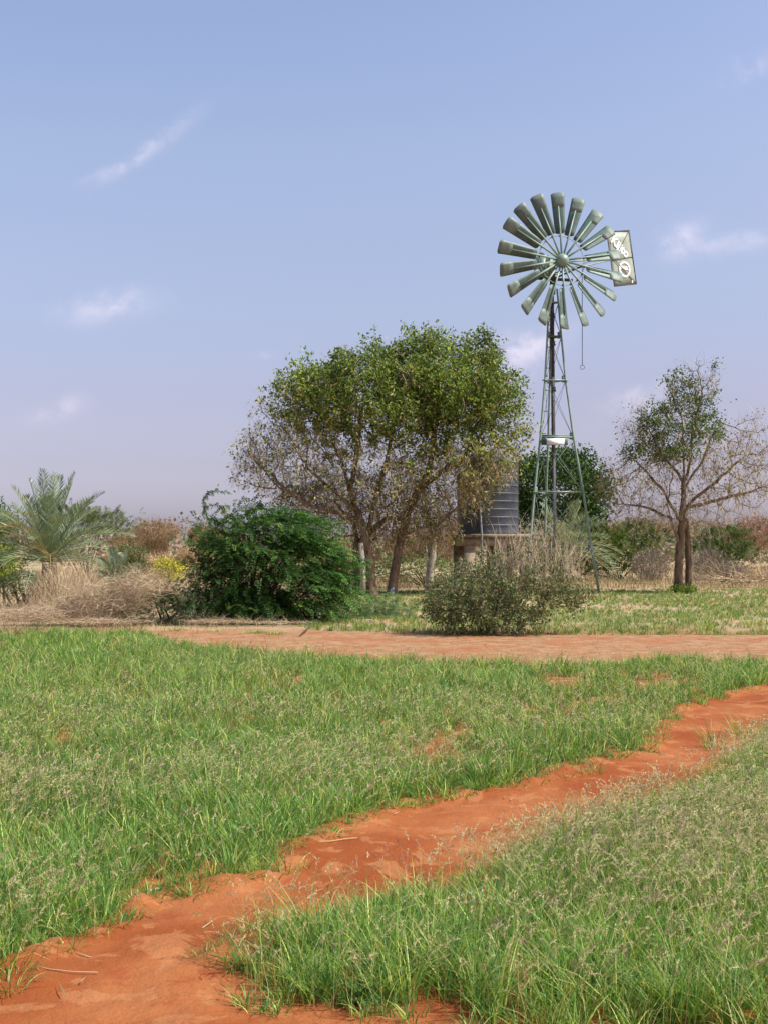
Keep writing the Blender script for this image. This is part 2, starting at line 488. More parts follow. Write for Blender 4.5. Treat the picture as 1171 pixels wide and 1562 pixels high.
def grass_cols(n, x, y, dry=0.08, yellow=0.0, blue=0.0):
    pal = np.array([lin(78, 118, 50), lin(98, 140, 58), lin(122, 160, 66), lin(62, 102, 50), lin(146, 176, 84), lin(190, 204, 110)])
    if blue: pal = np.array([lin(76, 118, 52), lin(94, 138, 58), lin(114, 152, 64), lin(60, 102, 48), lin(146, 176, 80), lin(186, 202, 104)])
    idx = rng.choice(6, n, p=[.26, .28, .17, .14, .08, .07])
    c = pal[idx] * rng.uniform(0.8, 1.2, (n, 1))
    t = np.clip(0.5 + 0.3 * GN1(x, y), 0, 1)[:, None]
    c = c * (0.9 + 0.2 * t) * np.array([1.9, 1.75, 1.95])
    d = rng.random(n) < dry
    c[d] = np.array(lin(196, 188, 120)) * 1.3 * rng.uniform(0.75, 1.15, (d.sum(), 1))
    return c

def sample(poly, dens_fn, dmax, ymin, ymax):
    """points in a ground polygon; density per square metre falls off with distance"""
    poly = np.array(poly); xs = []; ys = []
    y = ymin
    while y < ymax:
        dy = max(0.25, y * 0.05); y2 = min(y + dy, ymax)
        x0 = max(poly[:, 0].min(), -0.335 * y2 - 1.15); x1 = min(poly[:, 0].max(), 0.335 * y2 + 1.15)
        if x1 > x0:
            n = int((x1 - x0) * (y2 - y) * dens_fn((y + y2) / 2))
            a = rng.uniform(x0, x1, n); b = rng.uniform(y, y2, n)
            k = inpoly(a, b, poly); xs.append(a[k]); ys.append(b[k])
        y = y2
    return np.concatenate(xs), np.concatenate(ys)

def heads(mb, T, az, L, nb, colr, tilt, wid, spread):
    """bristly seed spikes: many thin bristles along a curved axis"""
    n = len(T)
    s_ = (np.arange(nb) + rng.random((n, nb))) / nb
    d0 = np.stack([np.cos(az) * np.sin(tilt), np.sin(az) * np.sin(tilt), np.cos(tilt)], -1)
    t2 = tilt + 0.9
    d1 = np.stack([np.cos(az) * np.sin(t2), np.sin(az) * np.sin(t2), np.cos(t2)], -1)
    ax = d0[:, None] * (1 - 0.5 * s_[..., None]) + d1[:, None] * (0.5 * s_[..., None])
    P = T[:, None] + ax * (s_ * L[:, None])[..., None]
    env = np.sin(np.clip(s_ * 0.92 + 0.08, 0, 1) * math.pi) ** 0.6
    rv = nrm(rng.normal(size=(n, nb, 3)))
    bd = nrm(nrm(ax) * 0.85 + rv * 0.8)
    bl = (spread[:, None] * (0.5 + env))[..., None]
    side = nrm(np.cross(bd, nrm(rng.normal(size=(n, nb, 3))))) * (wid[:, None, None])
    A = P - side; B = P + side; C = P + bd * bl
    V_ = np.stack([A, B, C], 2).reshape(-1, 3)
    tri = np.arange(n * nb * 3).reshape(-1, 3)
    mb.add(V_, tri, None, np.repeat(colr, nb * 3, 0))

def field(name, poly, label, clump_d, bl_near, hgt, ymin, ymax, edge_short=0.35, dry=0.07, headf=None, hname=None, hlabel=None, blue=0, wk=1.0, thin=None, tone=1.0):
    mb_ = MB(); hb = MB()
    cx, cy = sample(poly, clump_d, 0, ymin, ymax)
    if thin is not None:
        k = (rng.random(len(cx)) < thin(cx, cy)) | (edgedist(cx, cy, np.array(poly)) < 0.45); cx = cx[k]; cy = cy[k]
    ed = edgedist(cx, cy, np.array(poly))
    for (a, b, ns, nb) in ((0, 6.5, 4, bl_near), (6.5, 10.5, 3, int(bl_near * 0.85)), (10.5, 60, 2, int(bl_near * 0.64))):
        k = (cy >= a) & (cy < b)
        if not k.any(): continue
        x0 = np.repeat(cx[k], nb); y0 = np.repeat(cy[k], nb); e0 = np.repeat(ed[k], nb); n = len(x0)
        ch = np.repeat(rng.uniform(0.7, 1.2, k.sum()), nb)
        az = rng.uniform(0, 2 * math.pi, n); rr = np.abs(rng.normal(0, 0.035, n))
        x = x0 + np.cos(az) * rr; y = y0 + np.sin(az) * rr
        az = az + rng.normal(0, 0.8, n)
        h = hgt * ch * rng.uniform(0.5, 1.25, n) * (0.92 + 0.16 * GN2(x0, y0)) * np.clip(edge_short + e0 / 0.4, 0, 1)
        dist = np.hypot(x, y)
        wd_ = (0.0032 + 0.0034 * rng.random(n)) * (0.7 + 0.055 * dist) * wk
        lean = np.clip(rng.beta(2.2, 1.7, n) * 1.25 + 0.25 * np.exp(-e0 / 0.12), 0.05, 1.3)
        blades(mb_, x, y, h.clip(0.03), wd_, az, lean, ns, grass_cols(n, x, y, dry, blue=blue) * tone)
    if headf is not None:
        hx, hy = sample(poly, headf, 0, ymin, ymax)
        dens = np.clip(0.55 + 0.45 * GN1(hx + 3, hy), 0.12, 1)
        k = rng.random(len(hx)) < dens; hx = hx[k]; hy = hy[k]
        e0 = edgedist(hx, hy, np.array(poly)); n = len(hx)
        az = rng.normal(0.35, 1.1, n)
        h = hgt * rng.uniform(0.9, 1.32, n) * np.clip(0.75 + e0 / 0.7, 0, 1)
        dist = np.hypot(hx, hy)
        cs = grass_cols(n, hx, hy, 0.5)
        T = blades(mb_, hx, hy, h, 0.0018 * (0.8 + 0.05 * dist), az, rng.uniform(0.15, 0.6, n), 2, cs)
        hp = np.array([lin(204, 192, 156), lin(186, 168, 146), lin(212, 206, 166), lin(160, 166, 108), lin(150, 132, 118)])
        hc = hp[rng.choice(5, n, p=[.3, .24, .2, .14, .12])] * rng.uniform(0.8, 1.15, (n, 1)) * np.array([1.52, 1.48, 1.3])
        for (a, b, nbr, kk) in ((0, 6, 20, 1), (6, 9, 12, 1.5), (9, 60, 6, 2.3)):
            k = (hy >= a) & (hy < b)
            if not k.any(): continue
            m_ = k.sum()
            heads(hb, T[k] - np.array([0, 0, 0.01]), az[k], rng.uniform(0.05, 0.09, m_), nbr, hc[k], rng.uniform(0.2, 1.0, m_), np.full(m_, 0.0017 * kk), np.full(m_, 0.0095) * rng.uniform(0.8, 1.2, m_))
    o = mb_.build(name, M['grass'], kind='stuff'); tag(o, label, 'grass')
    if headf is not None:
        o2 = hb.build(hname, M['head'], kind='stuff'); tag(o2, hlabel, 'seed heads')

far_edge = [(9, 16.9), (6.2, 16.3), (4.2, 17.6), (3.0, 16.7), (1.5, 16.8), (0.2, 17.2), (-1.2, 18.0), (-2.6, 19.4), (-3.9, 20.8), (-4.5, 21.8), (-4.2, 22.6), (-5.2, 23.0), (-7, 23.0), (-11, 23.0)]
field_poly = [(-3.5, 4.3)] + LE + [(9, 12.6)] + far_edge + [(-11, 4.3)]
BARE = [(G(675, 1160), .32), (G(840, 1100), .30), (G(905, 1078), .28), (G(100, 1135), .28), (G(1010, 1046), .5), (G(430, 1050), .3), (G(860, 1045), .4), (G(690, 1130), .2), (G(200, 1070), .25)]
def thin_field(x, y):
    t = np.clip(1.35 + 0.6 * GN2(x * 1.3, y * 0.8) + 0.35 * GN1(x, y), 0.6, 1)
    for (c, r_) in BARE:
        d = np.hypot((x - c[0]), (y - c[1]) * 0.6) / (r_ * 1.25)
        t = t * np.clip(d * d * 0.9 - 0.12, 0.04, 1)
    return t
def cd_field(D): return 120 if D < 7 else 120 * (7 / D) ** 1.15
field('field_grass', field_poly, 'green fodder grass filling the field left of the red path', cd_field, 36, 0.23, 4.4, 23.1,
      dry=0.06, headf=lambda D: 620 if D < 8 else 620 * (8 / D) ** 2.7, hname='field_seed_heads', hlabel='buff bristly seed heads above the grass left of the path', blue=1, thin=thin_field)
right_poly = RE + [(8, 11.0), (8, 3.9), (0.5, 3.9)]
field('path_side_grass', right_poly, 'tall seeding grass right of the red path', lambda D: 135 if D < 7 else 110 * (7 / D) ** 1.1, 35, 0.255, 4.0, 11,
      dry=0.12, headf=lambda D: 1050 if D < 7.5 else 1050 * (7.5 / D) ** 1.8, hname='path_side_seed_heads', hlabel='buff bristly seed heads above the grass right of the path', tone=np.array([1.0, 1.03, 1.02]))

# low grass beyond the track
mid_poly = [(1.5, 22.7), (4.2, 22.7), (8.4, 22.8), (15, 22.8), (22, 46), (16, 48), (9, 47), (4, 48), (-1.5, 44), (-3, 36), (-2.2, 26.4), (-1.4, 24.0), (0.4, 23.2)]
def thin_mid(x, y): return np.clip(0.95 + 0.8 * GN3(x * 1.3, y * 2.2) + 0.3 * GN2(x, y), 0.03, 1)
field('pasture_grass', mid_poly, 'patchy low grass beyond the dirt track under the trees', lambda D: 50 * (24 / D) ** 1.5, 17, 0.13, 22.6, 48, edge_short=0.8, dry=0.22, wk=0.75, thin=thin_mid, tone=.78, blue=1)

def dry_cols(n):
    pal = np.array([lin(202, 180, 136), lin(184, 158, 116), lin(216, 198, 156), lin(160, 134, 100), lin(150, 150, 96)])
    return pal[rng.choice(5, n, p=[.3, .26, .18, .16, .1])] * rng.uniform(0.8, 1.12, (n, 1))
# dry grass on the far side and under the scrub on the left
mb = MB()
for (x0, x1, y0, y1, n, h) in ((-14, -4.3, 22.8, 25.4, 5000, 0.12), (-14, -2.2, 24.6, 46, 26000, 0.22), (-3, 24, 47, 62, 26000, 0.3), (-16, -8, 22.6, 27, 5000, 0.2), (-4.5, -1.5, 19.4, 24.5, 500, 0.06), (-24, -3, 46, 95, 22000, 0.45), (10, 32, 60, 95, 9000, 0.45)):
    x = rng.uniform(x0, x1, n); y = rng.uniform(y0, y1, n)
    k = rng.random(n) < np.clip(0.6 + 0.6 * GN2(x * 0.6, y * 0.6), 0.1, 1); x = x[k]; y = y[k]; n = len(x)
    k = np.abs(x) < 0.345 * y + 2; x = x[k]; y = y[k]; n = len(x)
    blades(mb, x, y, h * rng.uniform(0.4, 1.3, n), 0.007 * (y / 22), rng.uniform(0, 6.28, n), rng.uniform(0.3, 1.1, n), 2, dry_cols(n))
o = mb.build('dry_grass', M['dry'], kind='stuff'); tag(o, 'straw coloured dry grass on the ground among the far scrub', 'dry grass')

# tufts at the path edges and straw litter on the track
mb = MB()
def tuft(mb, x, y, n, r_, h, dry=0.2, ns=3):
    az = rng.uniform(0, 6.28, n); rr = r_ * np.sqrt(rng.random(n))
    X_ = x + np.cos(az) * rr; Y_ = y + np.sin(az) * rr
    blades(mb, X_, Y_, h * rng.uniform(0.4, 1.15, n), 0.004 * (0.7 + 0.06 * y) * np.ones(n), az + rng.normal(0, .6, n), rng.uniform(0.3, 1.2, n), ns, grass_cols(n, X_, Y_, dry))
for (px, py, n, r_, h) in ((390, 967, 160, .26, .1), (420, 969, 120, .2, .1), (330, 964, 60, .2, .07), (1080, 962, 130, .3, .28), (1150, 958, 120, .3, .3), (1010, 960, 80, .3, .16),
                           (30, 1480, 60, .1, .12), (5, 1520, 70, .08, .14), (440, 1335, 90, .1, .12), (410, 1330, 90, .1, .13), (395, 1315, 80, .08, .13),
                           (270, 962, 80, .3, .08), (600, 962, 60, .3, .1), (560, 958, 80, .3, .14), (1150, 1130, 90, .2, .3), (1090, 1145, 60, .1, .26), (900, 1185, 50, .08, .14)):
    x, y = G(px, py); tuft(mb, x, y, n, r_, h, 0.35)
o = mb.build('grass_tufts', M['grass'], kind='stuff'); tag(o, 'small loose grass tufts growing on the bare red soil edges', 'grass')

mb = MB(); n = 1500
x = np.concatenate([rng.uniform(-4.5, 9, 1100), rng.uniform(-2, 4, 160)]); y = np.concatenate([rng.uniform(16, 23.6, 1100), rng.uniform(4, 10, 160)]); n = len(x)
k = inpoly(x, y, track_poly) | inpoly(x, y, path_poly)
x = x[k]; y = y[k]; n = len(x); a = rng.uniform(0, 3.14, n); L_ = rng.uniform(0.03, 0.16, n)
wv = 0.0022 + 0.00035 * y
P0 = np.stack([x, y, np.full(n, 0.036)], 1); d = np.stack([np.cos(a), np.sin(a), rng.normal(0, .08, n)], 1) * L_[:, None]; s2 = np.stack([-np.sin(a), np.cos(a), np.zeros(n)], 1) * wv[:, None]
V_ = np.stack([P0 - s2, P0 + s2, P0 + d], 1).reshape(-1, 3)
mb.add(V_, np.arange(n * 3).reshape(-1, 3), None, np.repeat(dry_cols(n), 3, 0))
o = mb.build('straw_litter', M['dry'], kind='stuff'); tag(o, 'bits of dry straw lying on the red track and path', 'straw')

mb = MB(); n = 2600
x = np.concatenate([rng.uniform(-5, 9, 1500), rng.uniform(-2.5, 6, 1100)]); y = np.concatenate([rng.uniform(15, 24.5, 1500), rng.uniform(4, 14, 1100)])
k = inpoly(x, y, track_poly) | (inpoly(x, y, path_poly) & (edgedist(x, y, path_poly) < 0.8)); x = x[k]; y = y[k]; n = len(x)
r_ = (0.0022 + 0.012 * rng.random(n) ** 4) * np.clip(y / 14, .45, 1)
o8 = np.array([(1, 0, 0), (-1, 0, 0), (0, 1, 0), (0, -1, 0), (0, 0, 1), (0, 0, -1)], float)
f8 = np.array([(0, 2, 4), (2, 1, 4), (1, 3, 4), (3, 0, 4), (2, 0, 5), (1, 2, 5), (3, 1, 5), (0, 3, 5)])
V_ = np.stack([x, y, 0.02 + r_ * 0.3], 1)[:, None] + o8[None] * r_[:, None, None] * rng.uniform(0.6, 1.3, (n, 6, 1))
mb.add(V_.reshape(-1, 3), (f8[None] + (np.arange(n) * 6)[:, None, None]).reshape(-1, 3))
o = mb.build('soil_clods', M['clod'], kind='stuff'); tag(o, 'small red soil clods and pebbles scattered on the bare earth', 'pebbles')

# ------------------------------------------------------------------ plant generators
def colonize(nodes, parents, attr, step, di, dk, iters=160, noise=0.25, grav=0.0):
    nodes = [np.array(p, float) for p in nodes]; parents = list(parents)
    A = np.array(attr, float); N = np.array(nodes)
    nd = np.full(len(A), 1e9); nn = np.zeros(len(A), int); done = 0
    alive = np.ones(len(A), bool); used = {}
    for it in range(iters):
        new = N[done:]
        if len(new) == 0: break
        for c0 in range(0, len(new), 400):
            dd = np.linalg.norm(A[:, None] - new[None, c0:c0 + 400], axis=2)
            j = dd.argmin(1); v = dd[np.arange(len(A)), j]
            b = v < nd; nd[b] = v[b]; nn[b] = j[b] + done + c0
        done = len(N)
        alive &= nd > dk
        act = alive & (nd < di)
        if not act.any(): break
        ids = np.unique(nn[act]); add = []
        for i in ids:
            if used.get(i, 0) >= 3: continue
            k = act & (nn == i)
            d = nrm(A[k] - N[i]).mean(0) + rng.normal(0, noise, 3) * 0.5
            d[2] -= grav
            used[i] = used.get(i, 0) + 1
            add.append((N[i] + nrm(d) * step, i))
        if not add: break
        N = np.concatenate([N, np.array([a[0] for a in add])]); parents += [a[1] for a in add]
    return N, np.array(parents)

def radii(N, P, tip, ex=2.4):
    n = len(N); r = np.zeros(n)
    cnt = np.zeros(n, int)
    for i in range(n):
        if P[i] >= 0: cnt[P[i]] += 1
    acc = np.zeros(n)
    for i in range(n - 1, -1, -1):
        v = acc[i] if acc[i] > 0 else tip ** ex
        r[i] = v ** (1 / ex)
        if P[i] >= 0: acc[P[i]] += v
    return r, cnt == 0

def limb_mesh(mb, N, P, r, kthick=7, kthin=3, thr=0.04, col=None):
    """every limb segment as a tapered tube"""
    n = len(N); d = np.zeros_like(N); h = P >= 0
    d[h] = N[h] - N[P[h]]
    for i in range(n):
        if P[i] < 0: d[i] = (0, 0, 1)
    big = {}
    for i in np.nonzero(h)[0]:
        p = P[i]
        if p not in big or r[i] > r[big[p]]: big[p] = i
    main = np.zeros(n, bool)
    for p, i in big.items(): main[i] = True
    D = nrm(d); D2 = D.copy()
    for p, i in big.items():
        if P[p] >= 0 or True: D2[p] = nrm(D[p] + D[i])
    a, b = frames(D2)
    for (sel, k) in ((h & (r > thr), kthick), (h & (r <= thr), kthin)):
        idx = np.nonzero(sel)[0]
        if not len(idx): continue
        p = P[idx]; mn = main[idx]
        th = np.arange(k) * 2 * math.pi / k; c = np.cos(th)[None, :, None]; s_ = np.sin(th)[None, :, None]
        rp = np.where(mn, np.minimum(r[p], r[idx] * 1.35), r[idx] * 1.15)
        ap = a[p]; bp_ = b[p]
        ap = np.where(mn[:, None], ap, a[idx]); bp_ = np.where(mn[:, None], bp_, b[idx])
        # keep the twist of the two rings together
        A0 = N[p][:, None] + rp[:, None, None] * (c * ap[:, None] + s_ * bp_[:, None])
        ai = ap - D2[idx] * (ap * D2[idx]).sum(1, keepdims=True); ai = nrm(ai); bi = np.cross(D2[idx], ai)
        sg = np.sign((bi * bp_).sum(1, keepdims=True)); bi = bi * np.where(sg == 0, 1, sg)
        A1 = N[idx][:, None] + r[idx][:, None, None] * (c * ai[:, None] + s_ * bi[:, None])
        V_ = np.concatenate([A0, A1], 1).reshape(-1, 3)
        j = np.arange(k); jn = (j + 1) % k
        q = np.stack([j, jn, jn + k, j + k], 1)
        q = (q[None] + (np.arange(len(idx)) * 2 * k)[:, None, None]).reshape(-1, 4)
        cc = None
        if col is not None: cc = np.repeat(col[idx], 2 * k, 0)
        mb.add(V_, None, q, cc)

def twigs(P0, d0, L, nseg, r0, mb, col=None, grav=0.0, wob=0.5, k=3):
    """fine curving twigs as three-sided tapers; returns points along them"""
    n = len(P0); pts = [P0]; d = nrm(d0); p = P0.copy(); dirs = [d]
    for k in range(nseg):
        p = p + d * (L / nseg)[:, None]
        pts.append(p); d = nrm(d + rng.normal(0, wob, (n, 3)) / nseg * 1.6 - np.array([0, 0, grav])); dirs.append(d)
    pts = np.stack(pts, 1); th = np.arange(k) * 2 * math.pi / k
    a, b = frames(dirs[0])
    rr = r0[:, None] * (1 - np.arange(nseg + 1) / (nseg + 0.6))[None]
    ring = pts[:, :, None] + rr[:, :, None, None] * (np.cos(th)[None, None, :, None] * a[:, None, None] + np.sin(th)[None, None, :, None] * b[:, None, None])
    V_ = ring.reshape(-1, 3); j = np.arange(k if k > 2 else 1); jn = (j + 1) % k
    q = np.concatenate([np.stack([j + s_ * k, jn + s_ * k, jn + (s_ + 1) * k, j + (s_ + 1) * k], 1) for s_ in range(nseg)])
    q = (q[None] + (np.arange(n) * (nseg + 1) * k)[:, None, None]).reshape(-1, 4)
    mb.add(V_, None, q, None if col is None else np.repeat(col, (nseg + 1) * k, 0))
    return pts, dirs

def leaves(mb, C, size, col, aspect=0.5, flat=0.0, d=None, droop=0.0):
    """diamond leaves, two triangles each"""
    n = len(C); d = nrm(rng.normal(size=(n, 3))) if d is None else nrm(d + rng.normal(0, 0.45, (n, 3)))
    d[:, 2] -= droop; d = nrm(d)
    up = nrm(rng.normal(size=(n, 3)) * (1 - flat) + np.array([0, 0, 1.]) * flat * 1.6)
    s_ = nrm(np.cross(d, up)); size = np.broadcast_to(size, (n,))[:, None]
    a = C - d * size * 0.5; b = C + s_ * size * aspect * 0.5 + d * size * 0.05; c = C + d * size * 0.5; e = C - s_ * size * aspect * 0.5 + d * size * 0.05
    V_ = np.stack([a, b, c, e], 1).reshape(-1, 3)
    mb.add(V_, None, np.arange(n * 4).reshape(-1, 4), np.repeat(col, 4, 0))

def sprays(mb, P0, d0, L, npair, ll, lw, col, bend=0.5):
    """feathery leaf sprays: leaflets in two rows along a bending rib"""
    n = len(P0); d = nrm(d0); s_ = np.linspace(0.1, 1, npair)
    side = nrm(np.cross(d, np.array([0, 0, 1.]) + rng.normal(0, .3, (n, 3)))); 
    C = P0[:, None] + d[:, None] * (s_[None] * L[:, None])[..., None] - np.array([0, 0, 1.]) * (bend * L[:, None] * s_[None] ** 2)[..., None]
    tg = nrm(d[:, None] - np.array([0, 0, 1.]) * (2 * bend * s_[None])[..., None])
    for sg in (-1, 1):
        ld = nrm(side[:, None] * sg + tg * 0.55 + rng.normal(0, .18, (n, npair, 3)))
        l_ = (ll * (1.05 - 0.5 * s_[None] ** 2) * rng.uniform(.8, 1.15, (n, npair)))[..., None]
        nr_ = nrm(np.cross(ld, tg)); wv = nrm(np.cross(ld, nr_)) * lw / 2
        a = C; c = C + ld * l_; m1 = C + ld * l_ * 0.45 + wv; m2 = C + ld * l_ * 0.45 - wv
        V_ = np.stack([a, m1, c, m2], 2).reshape(-1, 3)
        mb.add(V_, None, np.arange(n * npair * 4).reshape(-1, 4), np.repeat(np.repeat(col, npair, 0), 4, 0))

def ell(n, c, r_, shell=0.0):
    v = nrm(rng.normal(size=(n, 3))) * (shell + (1 - shell) * rng.random((n, 1)) ** (1 / 3.))
    return np.asarray(c) + v * np.asarray(r_)

def pell(n, px, py, rx, ry, D, ry_m, shell=0.0, dy=0.0):
    """ellipsoid of points at distance D, given by its picture size, with depth ry_m metres"""
    c = W(px, py, D); c[1] += dy
    return ell(n, c, (rx / F * D, ry_m, ry / F * D), shell)

def pick(pal, n, p=None, v=0.2):
    pal = np.array([lin(*c) for c in pal])
    return pal[rng.choice(len(pal), n, p=p)] * rng.uniform(1 - v, 1 + v, (n, 1)) * 1.35

def limb(path, D, dys=None):
    """polyline of picture points at distance D to 3D, densified"""
    P_ = [W(px, py, D) + np.array([0, (dys[i] if dys else 0), 0]) for i, (px, py) in enumerate(path)]
    P_[0][2] = -0.1 if path[0][1] > 880 else P_[0][2]
    out_ = [P_[0]]
    for a, b in zip(P_[:-1], P_[1:]):
        k = max(1, int(np.linalg.norm(b - a) / 0.25))
        for i in range(1, k + 1): out_.append(a + (b - a) * i / k + (rng.normal(0, 0.015, 3) if i < k else 0))
    return out_

def skeleton(limbs, attr, step, di, dk, **kw):
    nodes = []; par = []
    for (pts, at) in limbs:           # at = index of node it springs from, or -1
        prev = at
        if at == 'near':
            dd = np.linalg.norm(np.array(nodes) - pts[0], axis=1); prev = int(dd.argmin()); pts = pts[1:]
        for p in pts:
            nodes.append(p); par.append(prev); prev = len(nodes) - 1
    return colonize(nodes, par, attr, step, di, dk, **kw)

# ------------------------------------------------------------------ wind pump
D0 = 45.0; PM = F / D0
base = np.array([(846.5 - CX) / F * D0, D0, 0.0])
wp = thing('wind_pump', 'tall sage green wind pump with a many bladed wheel on a three legged lattice tower', 'wind pump', base)
top_x = (842 - CX) / F * D0
def zc(py): return CH + (HY - py) / PM
def axis_x(z): return base[0] + (top_x - base[0]) * z / 11.5
th0 = [R(-20.8), R(99.2), R(219.2)]
rad_tab = [(0.0, 1.66), (zc(838), 1.40), (zc(751), 1.10), (zc(668), 0.75), (zc(581), 0.47), (zc(514), 0.32), (zc(462), 0.215), (11.55, 0.17)]
def rad(z): return float(np.interp(z, [a for a, b in rad_tab], [b for a, b in rad_tab]))
def legp(i, z, k=1.0): return np.array([axis_x(z) + rad(z) * k * math.cos(th0[i]), D0 + rad(z) * k * math.sin(th0[i]), z])
levels = [z for z, _ in rad_tab]
for i in range(3):
    m_ = MB(); tube(m_, [legp(i, z) for z in levels], [0.05, 0.05, 0.048, 0.045, 0.042, 0.04, 0.038, 0.036], 6)
    leg = m_.build('leg', M['green'], wp, smooth=True)
    for z in (levels[4], levels[2]):
        f_ = MB(); c = legp(i, z); lathe(f_, c, [(0.001, -0.035), (0.11, -0.03), (0.11, 0.0), (0.001, 0.005)], 10); f_.build('flange', M['green'], leg)
    for z in (levels[1], levels[2], levels[3], levels[4], levels[5]):
        f_ = MB(); cin = np.array([axis_x(z), D0, z]); c = legp(i, z + 0.05); dd = nrm(cin - legp(i, z)); box(f_, c + dd * 0.07, 0.15, 0.02, 0.26, (dd, np.cross((0, 0, 1), dd), (0, 0, 1))); f_.build('gusset_plate', M['green'], leg)
for li, z in enumerate(levels[1:7]):
    for i in range(3):
        a = legp(i, z); b = legp((i + 1) % 3, z)
        m_ = MB(); beam(m_, a, b, 0.045, 0.05 if li < 4 else 0.06); m_.build('cross_beam', M['green'] if li != 4 else (M['greendark']), wp)
for k in range(6):
    z0, z1 = levels[k], levels[k + 1]
    for i in range(3):
        j = (i + 1) % 3
        for (a, b) in ((i, j), (j, i)):
            m_ = MB(); tube(m_, [legp(a, z0 + 0.04, 0.97), legp(b, z1 - 0.04, 0.97)], 0.0075, 4); m_.build('bracing_rod', M['darksteel'] if k > 2 else M['green'], wp)
z = 1.9; k = 0
while z < 11.0:
    p = legp(2, z); q = p + np.array([0.2, 0.03, 0]); m_ = MB(); tube(m_, [p, q], 0.016, 5); m_.build('rung', M['darksteel'], wp); z += 0.85 if k % 2 else 0.8; k += 1
cxs = lambda z, o=0.0: np.array([axis_x(z) + o, D0, z])
m_ = MB(); tube(m_, [cxs(z, 0.0) for z in (0.3, 3, 5.4)], 0.062, 10); m_.build('pump_pipe', M['steel'], wp, smooth=True)
m_ = MB(); tube(m_, [cxs(z, 0.0) for z in (5.4, 8.2)], 0.05, 8); m_.build('pump_rod_guide', M['steel'], wp, smooth=True)
m_ = MB(); tube(m_, [cxs(z, 0.0) for z in (8.2, 12.0)], 0.05, 8); tube(m_, [cxs(z, -0.07) for z in (4.2, 11.6)], 0.03, 6); m_.build('pump_rod', M['rust'], wp, smooth=True)
for z in (2.05, 7.7, 9.45, 10.5):
    m_ = MB(); lathe(m_, cxs(z), [(0.05, -0.06), (0.1, -0.05), (0.1, 0.0), (0.075, 0.02), (0.075, 0.08), (0.1, 0.1), (0.05, 0.12)], 10); m_.build('pipe_coupling', M['rust'], wp)
m_ = MB(); tube(m_, [cxs(2.1), cxs(1.9, -.3), np.array([axis_x(2.1) - 1.2, D0, 2.1]), W(790, 803, 44.6), W(783, 835, 44.2), W(783, 870, 44)], 0.03, 7); m_.build('delivery_pipe', M['rust'], wp)
# maintenance platform with the white plate
zp = levels[3]
m_ = MB(); P3 = [legp(i, zp + 0.05, 0.95) for i in range(3)]; v = P3 + [p + np.array([0, 0, 0.03]) for p in P3]
m_.add(v, [(0, 2, 1), (3, 4, 5)], [(0, 1, 4, 3), (1, 2, 5, 4), (2, 0, 3, 5)]); m_.build('platform', M['green'], wp)
pc = W(846.5, 673.5, D0 - 0.75)
m_ = MB(); box(m_, pc + np.array([-0.02, 0.14, 0.01]), 0.98, 0.14, 0.25); m_.build('name_board_backing', M['greendark'], wp)
m_ = MB(); box(m_, pc + np.array([0.0, 0.0, 0.0]), 0.66, 0.03, 0.235, ((1, 0, 0), (0, .97, -.25), (0, .25, .97))); m_.build('name_board', M['white'], wp, label='blank white board below the tower platform')
# head
axx = nrm(np.array([math.sin(R(19)), -math.cos(R(19)), 0.07])); uu = nrm(np.cross(np.array([0, 0, 1.]), -axx) * -1.0)
uu = nrm(np.array([math.cos(R(19)), math.sin(R(19)), 0])); vv = np.cross(axx, uu)
H = W(857, 397, D0 - 0.95)
Tt = np.array([axis_x(11.6), D0, 11.6])
back = H - axx * 1.35
m_ = MB(); tube(m_, [H, H - axx * 0.5, back], [0.06, 0.06, 0.06], 10); m_.build('shaft', M['darksteel'], wp, smooth=True)
gb = H - axx * 0.95 - uu * 0.40
m_ = MB(); box(m_, gb - vv * 0.02, 0.36, 0.55, 0.8, (uu, axx, vv)); box(m_, gb + vv * 0.0 + uu * 0.28, 0.24, 0.42, 0.62, (uu, axx, vv)); m_.build('gearbox', M['green'], wp)
m_ = MB(); lathe(m_, gb + vv * 0.38, [(0.001, -0.02), (0.15, 0.0), (0.13, 0.12), (0.05, 0.17), (0.001, 0.18)], 10); m_.build('gearbox_cap', M['rust'], wp)
m_ = MB(); tube(m_, [Tt - np.array([0, 0, .25]), Tt + np.array([0, 0, 1.05])], 0.11, 10); beam(m_, gb - uu * .2 - vv * 0.45, gb + uu * 1.3 - vv * 0.42, 0.08, 0.1); m_.build('turntable_head', M['darksteel'], wp)
m_ = MB()
prof = [(0.001, 0.24), (0.1, 0.225), (0.18, 0.17), (0.235, 0.08), (0.25, -0.02), (0.24, -0.16), (0.16, -0.22), (0.001, -0.22)]
k = 20; th = np.arange(k) * 2 * math.pi / k; pr = np.array(prof)
v = (H + axx * pr[:, 1][:, None, None] + pr[:, 0][:, None, None] * (np.cos(th)[None, :, None] * uu + np.sin(th)[None, :, None] * vv)).reshape(-1, 3)
i_ = np.arange(len(prof) - 1)[:, None] * k; j_ = np.arange(k)[None]; jn = (j_ + 1) % k
m_.add(v, None, np.stack([i_ + j_, i_ + jn, i_ + k + jn, i_ + k + j_], -1).reshape(-1, 4)); m_.build('hub', M['green'], wp, smooth=True)
RING = 0.94
m_ = MB(); tube(m_, [H - axx * 0.05 + RING * (math.cos(a) * uu + math.sin(a) * vv) for a in np.linspace(0, 2 * math.pi, 73)], 0.016, 5, caps=False); m_.build('wheel_ring', M['green'], wp)
